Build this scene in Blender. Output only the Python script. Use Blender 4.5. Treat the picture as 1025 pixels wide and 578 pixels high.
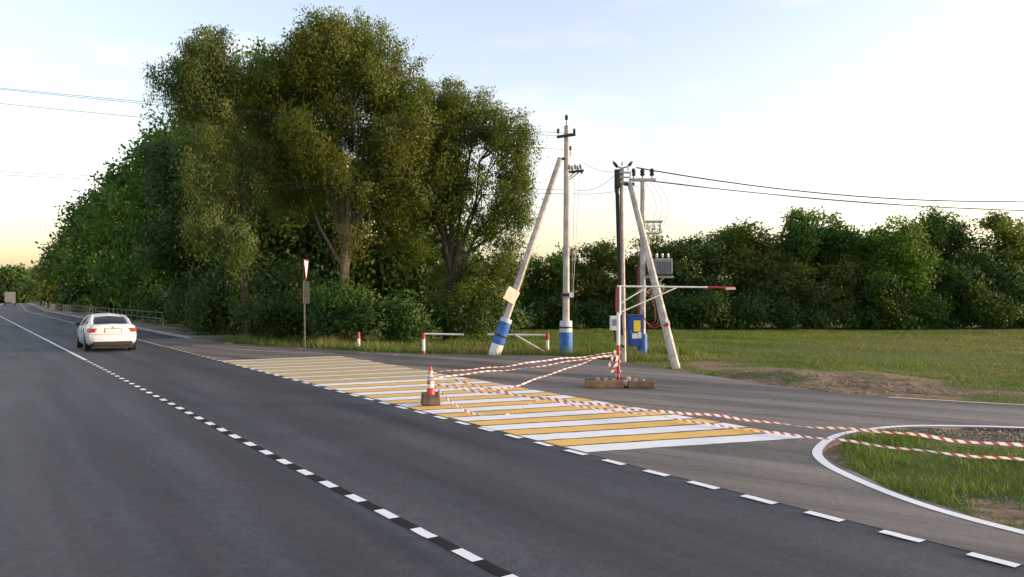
import bpy, bmesh, math, random
import numpy as np
from mathutils import Vector, Matrix
from mathutils.geometry import tessellate_polygon

for o in list(bpy.data.objects):
    bpy.data.objects.remove(o)
scene = bpy.context.scene
COL = scene.collection
R = math.radians

# ------------------------------------------------------------------ camera
F, H, HOR, CX = 780.0, 2.1, 298.0, 512.5
cam_d = bpy.data.cameras.new('camera')
cam = bpy.data.objects.new('camera', cam_d)
COL.objects.link(cam)
cam.location = (0, 0, H)
cam.rotation_euler = (R(90), 0, 0)
cam_d.sensor_width = 36
cam_d.lens = 36 * F / 1025
cam_d.shift_y = 9 / 1025
cam_d.clip_start = 0.1
cam_d.clip_end = 6000
scene.camera = cam

# ------------------------------------------------------------------ sky + sun
SUN_AZ, SUN_EL = 92.0, 5.5          # degrees right of the view direction, above the horizon
world = bpy.data.worlds.new('World')
scene.world = world
world.use_nodes = True
wn, wl = world.node_tree.nodes, world.node_tree.links
wn.clear()
w_out = wn.new('ShaderNodeOutputWorld')
w_bg = wn.new('ShaderNodeBackground')
sky = wn.new('ShaderNodeTexSky')
sky.sky_type = 'NISHITA'
sky.sun_disc = False
sky.sun_elevation = R(SUN_EL)
sky.sun_rotation = R(SUN_AZ)
sky.air_density = 1.0
sky.dust_density = 2.2
sky.ozone_density = 1.0
# thin cirrus veil over the whole sky
w_tc = wn.new('ShaderNodeTexCoord')
w_map = wn.new('ShaderNodeMapping')
w_map.inputs['Scale'].default_value = (1.3, 1.3, 5.0)
w_map.inputs['Rotation'].default_value = (0.0, R(18), R(25))
w_no = wn.new('ShaderNodeTexNoise')
w_no.inputs['Scale'].default_value = 2.6
w_no.inputs['Detail'].default_value = 7
w_no.inputs['Roughness'].default_value = 0.55
w_ramp = wn.new('ShaderNodeValToRGB')
w_ramp.color_ramp.elements[0].position = 0.48
w_ramp.color_ramp.elements[1].position = 0.74
w_ramp.color_ramp.elements[1].color = (0.6, 0.6, 0.6, 1)
w_hsv = wn.new('ShaderNodeHueSaturation')
w_hsv.inputs['Saturation'].default_value = 0.78
w_mix = wn.new('ShaderNodeMixRGB')
w_bw = wn.new('ShaderNodeRGBToBW')
w_mul = wn.new('ShaderNodeMixRGB')
w_mul.blend_type = 'MULTIPLY'
w_mul.inputs['Fac'].default_value = 1
w_mul.inputs['Color2'].default_value = (1.36, 1.30, 1.22, 1)
wl.new(w_tc.outputs['Generated'], w_map.inputs['Vector'])
wl.new(w_map.outputs['Vector'], w_no.inputs['Vector'])
wl.new(w_no.outputs['Fac'], w_ramp.inputs['Fac'])
w_tint = wn.new('ShaderNodeMixRGB')          # white balance of the whole sky
w_tint.blend_type = 'MULTIPLY'
w_tint.inputs['Fac'].default_value = 1
w_tint.inputs['Color2'].default_value = (1.03, 0.945, 1.03, 1)
wl.new(sky.outputs['Color'], w_tint.inputs['Color1'])
wl.new(w_tint.outputs['Color'], w_hsv.inputs['Color'])
wl.new(w_hsv.outputs['Color'], w_bw.inputs['Color'])
wl.new(w_bw.outputs['Val'], w_mul.inputs['Color1'])
wl.new(w_ramp.outputs['Color'], w_mix.inputs['Fac'])
wl.new(w_hsv.outputs['Color'], w_mix.inputs['Color1'])
wl.new(w_mul.outputs['Color'], w_mix.inputs['Color2'])
wl.new(w_mix.outputs['Color'], w_bg.inputs['Color'])
w_bg.inputs['Strength'].default_value = 0.15
wl.new(w_bg.outputs['Background'], w_out.inputs['Surface'])

sun_d = bpy.data.lights.new('sun', 'SUN')
sun_d.energy = 1.05
sun_d.angle = R(1.5)
sun_d.color = (1.0, 0.75, 0.52)
sun = bpy.data.objects.new('sun', sun_d)
COL.objects.link(sun)
_s = Vector((math.sin(R(SUN_AZ)) * math.cos(R(SUN_EL)), math.cos(R(SUN_AZ)) * math.cos(R(SUN_EL)), math.sin(R(SUN_EL))))
sun.rotation_euler = _s.to_track_quat('Z', 'Y').to_euler()
sun.location = _s * 60

scene.view_settings.view_transform = 'Standard'
scene.view_settings.look = 'None'
scene.view_settings.gamma = 1
scene.view_settings.use_curve_mapping = False
scene.view_settings.exposure = 2.1
scene.render.engine = 'CYCLES'

# ------------------------------------------------------------------ helpers
def at(px, py, Y):
    """world point seen at that pixel of the photograph, Y metres ahead"""
    return Vector(((px - CX) / F * Y, Y, H + (HOR - py) / F * Y))

def tag(o, label=None, cat=None, group=None, kind=None):
    if label: o['label'] = label
    if cat: o['category'] = cat
    if group: o['group'] = group
    if kind: o['kind'] = kind
    return o

def empty(name, loc=(0, 0, 0), rz=0.0):
    o = bpy.data.objects.new(name, None)
    COL.objects.link(o)
    o.location = loc
    o.rotation_euler = (0, 0, rz)
    o.empty_display_size = 0.2
    return o

def link(name, me, mat=None, parent=None):
    o = bpy.data.objects.new(name, me)
    COL.objects.link(o)
    if mat is not None:
        me.materials.append(mat)
    if parent is not None:
        o.parent = parent
    return o

def copy_tree(o, parent=None):
    c = o.copy()
    COL.objects.link(c)
    c.parent = parent
    for ch in list(o.children):
        copy_tree(ch, c)
    return c

class MB:
    """collects shapes for one mesh object"""
    def __init__(s):
        s.v, s.f = [], []
    def add(s, vs, fs):
        n = len(s.v)
        s.v += [tuple(v) for v in vs]
        s.f += [tuple(i + n for i in f) for f in fs]
        return s
    def box(s, c, size, rot=None, taper=1.0):
        x, y, z = size[0] / 2, size[1] / 2, size[2] / 2
        vs = []
        for k, t in ((-1, 1.0), (1, taper)):
            for a, b in ((-1, -1), (1, -1), (1, 1), (-1, 1)):
                v = Vector((a * x * t, b * y * t, k * z))
                if rot is not None: v = rot @ v
                vs.append(v + Vector(c))
        return s.add(vs, [(3, 2, 1, 0), (4, 5, 6, 7), (0, 1, 5, 4), (1, 2, 6, 5), (2, 3, 7, 6), (3, 0, 4, 7)])
    def tube(s, pts, rad, n=8, cap=True, square=False):
        pts = [Vector(p) for p in pts]
        if not hasattr(rad, '__len__'): rad = [rad] * len(pts)
        rings = []
        up = None
        for i, p in enumerate(pts):
            d = (pts[min(i + 1, len(pts) - 1)] - pts[max(i - 1, 0)])
            if d.length < 1e-9: d = Vector((0, 0, 1))
            d.normalize()
            if up is None:
                up = Vector((0, 1, 0)) if abs(d.y) < 0.9 else Vector((1, 0, 0))
            a = d.cross(up); a.normalize()
            b = d.cross(a); b.normalize()
            up = -b if False else up
            off = math.pi / n if square else 0
            rings.append([p + (a * math.cos(2 * math.pi * k / n + off) + b * math.sin(2 * math.pi * k / n + off)) * rad[i] for k in range(n)])
        vs = [v for r in rings for v in r]
        fs = []
        for i in range(len(pts) - 1):
            for k in range(n):
                fs.append((i * n + k, i * n + (k + 1) % n, (i + 1) * n + (k + 1) % n, (i + 1) * n + k))
        if cap:
            fs.append(tuple(range(n - 1, -1, -1)))
            fs.append(tuple((len(pts) - 1) * n + k for k in range(n)))
        return s.add(vs, fs)
    def lathe(s, base, prof, n=14, axis=Vector((0, 0, 1))):
        """prof: (radius, height) pairs along axis"""
        base = Vector(base)
        axis = Vector(axis).normalized()
        return s.tube_prof(base, axis, prof, n)
    def tube_prof(s, base, axis, prof, n):
        ref = Vector((1, 0, 0)) if abs(axis.x) < 0.9 else Vector((0, 1, 0))
        a = axis.cross(ref).normalized(); b = axis.cross(a).normalized()
        vs, fs = [], []
        for r, h in prof:
            for k in range(n):
                t = 2 * math.pi * k / n
                vs.append(base + axis * h + (a * math.cos(t) + b * math.sin(t)) * r)
        for i in range(len(prof) - 1):
            for k in range(n):
                fs.append((i * n + k, i * n + (k + 1) % n, (i + 1) * n + (k + 1) % n, (i + 1) * n + k))
        fs.append(tuple(range(n - 1, -1, -1)))
        fs.append(tuple((len(prof) - 1) * n + k for k in range(n)))
        return s.add(vs, fs)
    def build(s, name, mat=None, parent=None, smooth=False, bevel=0.0, fixn=True):
        me = bpy.data.meshes.new(name)
        me.from_pydata(s.v, [], s.f)
        if fixn:
            bm = bmesh.new(); bm.from_mesh(me)
            bmesh.ops.recalc_face_normals(bm, faces=bm.faces)
            if bevel > 0:
                es = [e for e in bm.edges if len(e.link_faces) == 2 and e.calc_face_angle(0) > 0.6]
                bmesh.ops.bevel(bm, geom=es, offset=bevel, segments=2, affect='EDGES', profile=0.6, clamp_overlap=True)
            bm.to_mesh(me); bm.free()
        if smooth:
            me.polygons.foreach_set('use_smooth', [True] * len(me.polygons))
            try: me.set_sharp_from_angle(angle=R(40))
            except Exception: pass
        me.update()
        return link(name, me, mat, parent)

# ------------------------------------------------------------------ numpy noise
_rs = np.random.RandomState(7)
_lat = _rs.rand(256, 256)
def vnoise(x, y, scale, seed=0):
    x = np.asarray(x, float) / scale + seed * 17.3
    y = np.asarray(y, float) / scale + seed * 9.1
    xi, yi = np.floor(x).astype(int), np.floor(y).astype(int)
    fx, fy = x - xi, y - yi
    fx = fx * fx * (3 - 2 * fx); fy = fy * fy * (3 - 2 * fy)
    g = lambda a, b: _lat[a % 256, b % 256]
    return (g(xi, yi) * (1 - fx) + g(xi + 1, yi) * fx) * (1 - fy) + (g(xi, yi + 1) * (1 - fx) + g(xi + 1, yi + 1) * fx) * fy
def fbm(x, y, scale, seed=0, oct=4):
    t, a, s = 0, 1.0, 0
    for k in range(oct):
        t = t + a * vnoise(x, y, scale / 2 ** k, seed + k); s += a; a *= 0.5
    return t / s

# ------------------------------------------------------------------ materials
def new_mat(name):
    m = bpy.data.materials.new(name)
    m.use_nodes = True
    nt = m.node_tree
    b = nt.nodes['Principled BSDF']
    return m, nt, b

def N(nt, t, **kw):
    n = nt.nodes.new(t)
    for k, v in kw.items():
        n.inputs[k].default_value = v
    return n

def mixc(nt, fac, c1, c2, mode='MIX'):
    m = nt.nodes.new('ShaderNodeMixRGB'); m.blend_type = mode
    for i, val in (('Fac', fac), ('Color1', c1), ('Color2', c2)):
        if hasattr(val, 'is_output'): nt.links.new(val, m.inputs[i])
        elif isinstance(val, (int, float)): m.inputs[i].default_value = val
        else: m.inputs[i].default_value = (*val, 1)
    return m.outputs['Color']

def ramp(nt, src, p0, p1, c0=(0, 0, 0), c1=(1, 1, 1)):
    r = nt.nodes.new('ShaderNodeValToRGB')
    r.color_ramp.elements[0].position = p0; r.color_ramp.elements[1].position = p1
    r.color_ramp.elements[0].color = (*c0, 1); r.color_ramp.elements[1].color = (*c1, 1)
    nt.links.new(src, r.inputs['Fac'])
    return r.outputs['Color']

def noise(nt, vec, scale, detail=4, rough=0.55):
    n = N(nt, 'ShaderNodeTexNoise', Scale=scale, Detail=detail, Roughness=rough)
    if vec is not None: nt.links.new(vec, n.inputs['Vector'])
    return n.outputs['Fac']

def bump(nt, b, src, strength, dist=0.01):
    bp = N(nt, 'ShaderNodeBump', Strength=strength, Distance=dist)
    nt.links.new(src, bp.inputs['Height'])
    nt.links.new(bp.outputs['Normal'], b.inputs['Normal'])

def simple(name, col, rough=0.6, metal=0.0, var=0.18, scale=6.0, dirt=None, dirt_amt=0.4, bmp=0.0, spec=0.4):
    """painted / plain surface with uneven tone, blotches of dirt and a fine relief"""
    m, nt, b = new_mat(name)
    tc = nt.nodes.new('ShaderNodeTexCoord').outputs['Object']
    n1 = noise(nt, tc, scale, 5)
    dark = tuple(c * (1 - var) for c in col); lite = tuple(min(1, c * (1 + var)) for c in col)
    c = ramp(nt, n1, 0.3, 0.7, dark, lite)
    if dirt is not None:
        n2 = noise(nt, tc, scale * 0.6, 8, 0.7)
        f = ramp(nt, n2, 0.48, 0.72, (0, 0, 0), (dirt_amt,) * 3)
        c = mixc(nt, f, c, dirt)
    nt.links.new(c, b.inputs['Base Color'])
    b.inputs['Roughness'].default_value = rough
    b.inputs['Metallic'].default_value = metal
    b.inputs['Specular IOR Level'].default_value = spec
    if bmp > 0:
        bump(nt, b, noise(nt, tc, scale * 12, 4), bmp)
    return m

ROAD_ANG = math.atan2(0.823, -0.568)       # heading of the main road
def asphalt(name, base, dusty, dust_amt, tint_lo=0.75, ang=None):
    tracks = True
    ang = ROAD_ANG if ang is None else ang
    m, nt, b = new_mat(name)
    tc = nt.nodes.new('ShaderNodeTexCoord').outputs['Object']
    mp = nt.nodes.new('ShaderNodeMapping')
    mp.inputs['Rotation'].default_value = (0, 0, -ang)
    nt.links.new(tc, mp.inputs['Vector'])
    al = nt.nodes.new('ShaderNodeMapping')          # stretched along the road
    al.inputs['Scale'].default_value = (0.06, 1.0, 1.0)
    nt.links.new(mp.outputs['Vector'], al.inputs['Vector'])
    fine = noise(nt, tc, 95, 3, 0.7)
    agg = noise(nt, tc, 34, 4, 0.75)
    big = noise(nt, tc, 0.35, 5, 0.6)
    lng = noise(nt, al.outputs['Vector'], 1.1, 4, 0.55)
    c = ramp(nt, fine, 0.30, 0.72, tuple(x * 0.25 for x in base), tuple(x * 2.0 for x in base))
    c = mixc(nt, 0.45, c, ramp(nt, agg, 0.3, 0.7, tuple(x * 0.45 for x in base), tuple(x * 1.65 for x in base)))
    c = mixc(nt, 1.0, c, ramp(nt, big, 0.3, 0.72, (tint_lo,) * 3, (1.22,) * 3), 'MULTIPLY')
    mot = noise(nt, tc, 7.0, 6, 0.7)
    c = mixc(nt, 1.0, c, ramp(nt, mot, 0.3, 0.7, (0.74,) * 3, (1.28,) * 3), 'MULTIPLY')
    if tracks:
        c = mixc(nt, 1.0, c, ramp(nt, lng, 0.34, 0.66, (0.56, 0.57, 0.60), (1.48, 1.42, 1.34)), 'MULTIPLY')
    d = noise(nt, al.outputs['Vector'] if tracks else tc, 0.8, 8, 0.66)
    c = mixc(nt, ramp(nt, d, 0.45, 0.75, (0, 0, 0), (dust_amt,) * 3), c, dusty)
    # light chips and stones pressed into the surface
    vo = N(nt, 'ShaderNodeTexVoronoi', Scale=26.0)
    nt.links.new(tc, vo.inputs['Vector'])
    sp = ramp(nt, vo.outputs['Distance'], 0.06, 0.16, (0.35, 0.35, 0.35), (0, 0, 0))
    c = mixc(nt, sp, c, (0.17, 0.16, 0.15))
    # hairline cracks
    vc = nt.nodes.new('ShaderNodeTexVoronoi'); vc.feature = 'DISTANCE_TO_EDGE'; vc.inputs['Scale'].default_value = 0.22
    wob = N(nt, 'ShaderNodeTexNoise', Scale=1.6, Detail=5.0)
    nt.links.new(tc, wob.inputs['Vector'])
    wv = mixc(nt, 0.12, tc, wob.outputs['Color'], 'ADD')
    nt.links.new(wv, vc.inputs['Vector'])
    cr = ramp(nt, vc.outputs['Distance'], 0.0004, 0.002, (0.12, 0.12, 0.12), (0, 0, 0))
    c = mixc(nt, cr, c, tuple(x * 0.3 for x in base))
    nt.links.new(c, b.inputs['Base Color'])
    rr = ramp(nt, big, 0.3, 0.7, (0.62,) * 3, (0.82,) * 3)
    nt.links.new(rr, b.inputs['Roughness'])
    b.inputs['Specular IOR Level'].default_value = 0.35
    bump(nt, b, agg, 0.5, 0.006)
    return m

M = {}
M['asphalt'] = asphalt('asphalt_main', (0.044, 0.048, 0.058), (0.085, 0.08, 0.075), 0.4)
M['asphalt_side'] = asphalt('asphalt_side', (0.112, 0.102, 0.094), (0.28, 0.24, 0.20), 0.85, 0.65, math.atan2(-.60, .80))
def paint(name, col, wear, dirt, base_dirt=0.2):
    m, nt, b = new_mat(name)
    tc = nt.nodes.new('ShaderNodeTexCoord').outputs['Object']
    n = noise(nt, tc, 60, 5, 0.75); g = noise(nt, tc, 3.0, 6, 0.7)
    c = mixc(nt, ramp(nt, g, 0.35, 0.75, (base_dirt * 0.3,) * 3, (base_dirt,) * 3), col, dirt)
    g2 = noise(nt, tc, 9.0, 7, 0.8)
    c = mixc(nt, ramp(nt, g2, 0.60, 0.74, (0, 0, 0), (wear * 0.8,) * 3), c, tuple(x * 0.45 for x in col))
    c = mixc(nt, ramp(nt, n, 0.60, 0.70, (0, 0, 0), (wear,) * 3), c, (0.07, 0.07, 0.07))
    nt.links.new(c, b.inputs['Base Color'])
    b.inputs['Roughness'].default_value = 0.75
    b.inputs['Specular IOR Level'].default_value = 0.2
    bump(nt, b, n, 0.25, 0.004)
    return m
M['paint_white'] = paint('road_paint_white', (0.84, 0.85, 0.86), 0.45, (0.35, 0.33, 0.30))
M['paint_yellow'] = paint('road_paint_yellow', (0.82, 0.50, 0.13), 0.45, (0.45, 0.32, 0.16))
M['paint_white_old'] = paint('road_paint_white_dusty', (0.76, 0.68, 0.52), 0.5, (0.40, 0.34, 0.24), 0.5)
M['paint_yellow_old'] = paint('road_paint_yellow_dusty', (0.64, 0.46, 0.22), 0.5, (0.32, 0.26, 0.17), 0.5)
M['paint_black'] = paint('road_paint_black', (0.012, 0.012, 0.013), 0.1, (0.03, 0.03, 0.03))
M['concrete'] = simple('pole_concrete', (0.45, 0.42, 0.39), 0.85, var=0.28, scale=3.5, dirt=(0.17, 0.15, 0.13), dirt_amt=0.85, bmp=0.4)
M['rail_paint'] = simple('railing_paint', (0.115, 0.12, 0.115), 0.7, var=0.2, scale=3, dirt=(0.1, 0.09, 0.08), dirt_amt=0.5)
M['concrete_grey'] = simple('kerb_concrete', (0.30, 0.29, 0.27), 0.9, var=0.2, scale=2, dirt=(0.12, 0.11, 0.09), dirt_amt=0.6, bmp=0.4)
M['blue_paint'] = simple('blue_paint', (0.026, 0.12, 0.40), 0.7, var=0.3, scale=6, dirt=(0.26, 0.28, 0.32), dirt_amt=0.75, bmp=0.2)
M['white_paint'] = simple('white_paint', (0.72, 0.72, 0.70), 0.6, var=0.08, scale=5, dirt=(0.3, 0.27, 0.23), dirt_amt=0.45, bmp=0.2)
M['pale_sleeve'] = simple('pale_sleeve_paint', (0.50, 0.54, 0.58), 0.7, var=0.12, scale=5, dirt=(0.25, 0.25, 0.25), dirt_amt=0.5)
M['red_paint'] = simple('red_paint', (0.42, 0.035, 0.035), 0.5, var=0.2, scale=6, dirt=(0.2, 0.1, 0.08), dirt_amt=0.4)
M['black_metal'] = simple('black_metal', (0.02, 0.02, 0.022), 0.6, var=0.3, scale=9)
M['steel'] = simple('galvanised_steel', (0.33, 0.34, 0.35), 0.5, 0.6, var=0.2, scale=8, dirt=(0.15, 0.13, 0.11), dirt_amt=0.4)
M['grey_box'] = simple('grey_enamel', (0.22, 0.235, 0.25), 0.5, var=0.12, scale=5, dirt=(0.2, 0.19, 0.18), dirt_amt=0.4)
M['blue_box'] = simple('blue_cabinet_enamel', (0.015, 0.062, 0.27), 0.45, var=0.15, scale=4, dirt=(0.12, 0.14, 0.2), dirt_amt=0.4)
M['yellow_sign'] = simple('yellow_sticker', (0.75, 0.62, 0.04), 0.5, var=0.08)
M['paper'] = simple('paper_notice', (0.72, 0.70, 0.66), 0.8, var=0.1, scale=14)
M['red_cable'] = simple('red_cable', (0.20, 0.03, 0.03), 0.55, var=0.2)
M['board'] = simple('pinkish_board', (0.85, 0.60, 0.47), 0.6, var=0.08, scale=5, dirt=(0.5, 0.35, 0.25), dirt_amt=0.5)
M['wood'] = simple('old_timber', (0.20, 0.13, 0.075), 0.85, var=0.35, scale=5, dirt=(0.1, 0.07, 0.05), dirt_amt=0.7, bmp=0.6)
M['wood_dark'] = simple('tarred_timber', (0.10, 0.08, 0.065), 0.85, var=0.35, scale=5, bmp=0.6)
M['rubble'] = simple('rubble_stone', (0.22, 0.2, 0.17), 0.95, var=0.3, scale=9, bmp=0.6)
M['earth_stone'] = simple('earthy_gravel', (0.20, 0.165, 0.125), 0.95, var=0.35, scale=4, bmp=0.4)
M['cone'] = simple('cone_plastic', (0.58, 0.07, 0.04), 0.5, var=0.15, scale=12, dirt=(0.25, 0.1, 0.07), dirt_amt=0.4)
M['cone_base'] = simple('cone_base_rubber', (0.09, 0.07, 0.06), 0.9, var=0.4, scale=8, dirt=(0.28, 0.17, 0.1), dirt_amt=0.7, bmp=0.5)
M['wire'] = simple('wire_dark', (0.022, 0.022, 0.024), 0.95, var=0.2, spec=0.03)
M['wire_thin'] = simple('wire_aluminium', (0.30, 0.30, 0.31), 0.5, 0.3, var=0.1)
M['sign_post'] = simple('sign_post_metal', (0.10, 0.105, 0.10), 0.8, var=0.2, spec=.15)
M['sign_back'] = simple('sign_back_metal', (0.035, 0.037, 0.037), 0.9, 0.0, var=0.2, spec=0.05)
M['car_white'] = simple('car_paint_white', (0.62, 0.63, 0.65), 0.22, var=0.03, scale=3, spec=0.6)
M['car_glass'] = simple('car_glass', (0.012, 0.014, 0.02), 0.06, var=0.1, spec=0.8)
M['car_black'] = simple('car_black_plastic', (0.015, 0.015, 0.016), 0.6, var=0.2)
M['tyre'] = simple('tyre_rubber', (0.018, 0.018, 0.018), 0.85, var=0.2)
M['rim'] = simple('rim_alloy', (0.4, 0.4, 0.42), 0.35, 0.8, var=0.1)
M['truck_grey'] = simple('truck_tarpaulin', (0.13, 0.135, 0.155), 0.7, var=0.1, scale=1)
def lamp_red():
    m, nt, b = new_mat('tail_lamp_red')
    b.inputs['Base Color'].default_value = (0.22, 0.008, 0.012, 1)
    b.inputs['Roughness'].default_value = 0.15
    b.inputs['Emission Color'].default_value = (1, 0.05, 0.04, 1)
    b.inputs['Emission Strength'].default_value = 0.015
    return m
M['lamp_red'] = lamp_red()
def lamp_on():
    m, nt, b = new_mat('lit_headlamp')
    b.inputs['Base Color'].default_value = (0.9, 0.8, 0.5, 1)
    b.inputs['Emission Color'].default_value = (1, 0.72, 0.25, 1)
    b.inputs['Emission Strength'].default_value = 1.5
    return m
M['lamp_on'] = lamp_on()
def tape_mat():
    m, nt, b = new_mat('barrier_tape_red_white')
    uv = nt.nodes.new('ShaderNodeUVMap')
    sp = nt.nodes.new('ShaderNodeSeparateXYZ'); nt.links.new(uv.outputs['UV'], sp.inputs[0])
    sh = N(nt, 'ShaderNodeMath'); sh.operation = 'ADD'
    k = nt.nodes.new('ShaderNodeMath'); k.operation = 'MULTIPLY'; k.inputs[1].default_value = 0.35
    nt.links.new(sp.outputs['Y'], k.inputs[0]); nt.links.new(sp.outputs['X'], sh.inputs[0]); nt.links.new(k.outputs[0], sh.inputs[1])
    fr = nt.nodes.new('ShaderNodeMath'); fr.operation = 'FRACT'; nt.links.new(sh.outputs[0], fr.inputs[0])
    gt = nt.nodes.new('ShaderNodeMath'); gt.operation = 'GREATER_THAN'; gt.inputs[1].default_value = 0.56; nt.links.new(fr.outputs[0], gt.inputs[0])
    c = mixc(nt, gt.outputs[0], (0.82, 0.79, 0.77), (0.44, 0.10, 0.11))
    nt.links.new(c, b.inputs['Base Color']); b.inputs['Roughness'].default_value = 0.35
    tr = nt.nodes.new('ShaderNodeBsdfTranslucent'); nt.links.new(c, tr.inputs['Color'])
    mx = nt.nodes.new('ShaderNodeMixShader'); mx.inputs[0].default_value = 0.25
    nt.links.new(b.outputs[0], mx.inputs[1]); nt.links.new(tr.outputs[0], mx.inputs[2])
    nt.links.new(mx.outputs[0], nt.nodes['Material Output'].inputs['Surface'])
    return m
M['tape'] = tape_mat()

def leaf_mat(name, trans=0.28, spray=False):
    """foliage: the colour of each leaf is a mesh attribute"""
    m, nt, b = new_mat(name)
    a = nt.nodes.new('ShaderNodeAttribute'); a.attribute_name = 'leafcol'
    nt.links.new(a.outputs['Color'], b.inputs['Base Color'])
    b.inputs['Roughness'].default_value = 0.55
    b.inputs['Specular IOR Level'].default_value = 0.25
    t = nt.nodes.new('ShaderNodeBsdfTranslucent')
    g = mixc(nt, 1.0, a.outputs['Color'], (1.15, 1.2, 0.55), 'MULTIPLY')
    nt.links.new(g, t.inputs['Color'])
    if spray:
        at3 = nt.nodes.new('ShaderNodeAttribute'); at3.attribute_name = 'sprayn'
        ge = nt.nodes.new('ShaderNodeNewGeometry')
        nm = nt.nodes.new('ShaderNodeVectorMath'); nm.operation = 'NORMALIZE'
        nt.links.new(at3.outputs['Vector'], nm.inputs[0])
        sc_ = nt.nodes.new('ShaderNodeVectorMath'); sc_.operation = 'SCALE'; sc_.inputs['Scale'].default_value = 0.9
        nt.links.new(nm.outputs[0], sc_.inputs[0])
        ad = nt.nodes.new('ShaderNodeVectorMath'); ad.operation = 'ADD'
        nt.links.new(sc_.outputs[0], ad.inputs[0]); nt.links.new(ge.outputs['Normal'], ad.inputs[1])
        n2 = nt.nodes.new('ShaderNodeVectorMath'); n2.operation = 'NORMALIZE'
        nt.links.new(ad.outputs[0], n2.inputs[0])
        nt.links.new(n2.outputs[0], b.inputs['Normal']); nt.links.new(n2.outputs[0], t.inputs['Normal'])
    mx = nt.nodes.new('ShaderNodeMixShader'); mx.inputs[0].default_value = trans
    nt.links.new(b.outputs[0], mx.inputs[1]); nt.links.new(t.outputs[0], mx.inputs[2])
    nt.links.new(mx.outputs[0], nt.nodes['Material Output'].inputs['Surface'])
    return m
M['leaf'] = leaf_mat('leaves', 0.45, True)
M['grass'] = leaf_mat('grass_blades', 0.3)
M['bark'] = simple('bark', (0.065, 0.052, 0.040), 0.95, var=0.4, scale=4, bmp=0.8)
M['bark_pale'] = simple('bark_pale', (0.15, 0.12, 0.085), 0.95, var=0.35, scale=4, bmp=0.8)

def ground_mat():
    m, nt, b = new_mat('ground_grass_and_earth')
    tc = nt.nodes.new('ShaderNodeTexCoord').outputs['Object']
    a = nt.nodes.new('ShaderNodeAttribute'); a.attribute_name = 'dirt'
    n1 = noise(nt, tc, 0.45, 6, 0.6); n2 = noise(nt, tc, 5.0, 6, 0.7); n3 = noise(nt, tc, 28, 4, 0.7)
    g = ramp(nt, n1, 0.3, 0.7, (0.055, 0.090, 0.020), (0.11, 0.14, 0.035))
    g = mixc(nt, ramp(nt, n2, 0.4, 0.7, (0, 0, 0), (0.6,) * 3), g, (0.115, 0.11, 0.05))
    g = mixc(nt, 1.0, g, ramp(nt, n3, 0.3, 0.7, (0.6,) * 3, (1.35,) * 3), 'MULTIPLY')
    d = ramp(nt, n2, 0.3, 0.7, (0.095, 0.063, 0.038), (0.36, 0.265, 0.170))
    d = mixc(nt, 1.0, d, ramp(nt, n3, 0.3, 0.7, (0.65,) * 3, (1.3,) * 3), 'MULTIPLY')
    n4 = noise(nt, tc, 0.9, 5, 0.65)
    d = mixc(nt, ramp(nt, n4, 0.46, 0.62, (0, 0, 0), (0.75,) * 3), d, (0.060, 0.042, 0.030))
    ad = nt.nodes.new('ShaderNodeMath'); ad.operation = 'ADD'
    nt.links.new(a.outputs['Fac'], ad.inputs[0])
    mu = nt.nodes.new('ShaderNodeMath'); mu.operation = 'MULTIPLY_ADD'; mu.inputs[1].default_value = 0.7; mu.inputs[2].default_value = -0.35
    nt.links.new(n2, mu.inputs[0]); nt.links.new(mu.outputs[0], ad.inputs[1])
    c = mixc(nt, ramp(nt, ad.outputs[0], 0.36, 0.62), g, d)
    nt.links.new(c, b.inputs['Base Color'])
    b.inputs['Roughness'].default_value = 0.95
    b.inputs['Specular IOR Level'].default_value = 0.15
    bump(nt, b, n3, 0.8, 0.03)
    return m
M['ground'] = ground_mat()

# ------------------------------------------------------------------ setting: lines of the road
SL = -0.69
def edge_x(Y):                       # right edge line of the main road
    if Y <= 120: return 1.556 + SL * (Y - 9.52)
    return 1.556 + SL * (120 - 9.52) - 0.64 * (Y - 120)
def centre_x(Y): return -0.50 - 0.704 * (Y - 6.53) if Y <= 120 else -0.50 - 0.704 * 113.47 - 0.64 * (Y - 120)
D = Vector((SL, 1, 0)).normalized()          # along the road, away from the camera
NR = Vector((D.y, -D.x, 0))                  # to the right of it

def catmull(pts, n=8, closed=False):
    P_ = [Vector(p) for p in pts]
    out = []
    L = len(P_)
    for i in range(L if closed else L - 1):
        p0 = P_[(i - 1) % L] if closed or i > 0 else P_[0]
        p1, p2 = P_[i], P_[(i + 1) % L]
        p3 = P_[(i + 2) % L] if closed or i + 2 < L else P_[-1]
        for k in range(n):
            t = k / n
            out.append(0.5 * ((2 * p1) + (-p0 + p2) * t + (2 * p0 - 5 * p1 + 4 * p2 - p3) * t * t + (-p0 + 3 * p1 - 3 * p2 + p3) * t ** 3))
    if not closed: out.append(P_[-1])
    return out

def sheet(name, poly, z, mat, parent=None, skirt=0.0):
    poly = [Vector((p[0], p[1], z)) for p in poly]
    tris = tessellate_polygon([poly])
    vs = [tuple(p) for p in poly]; fs = [tuple(t) for t in tris]
    n = len(vs)
    if skirt:
        vs += [(p.x, p.y, z - skirt) for p in poly]
        fs += [(i, (i + 1) % n, n + (i + 1) % n, n + i) for i in range(n)]
    me = bpy.data.meshes.new(name); me.from_pydata(vs, [], fs)
    bm = bmesh.new(); bm.from_mesh(me)
    for f in bm.faces:
        f.normal_update()
        if abs(f.normal.z) > 0.5 and f.normal.z < 0: f.normal_flip()
    bm.to_mesh(me); bm.free(); me.update()
    return link(name, me, mat, parent)

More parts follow.
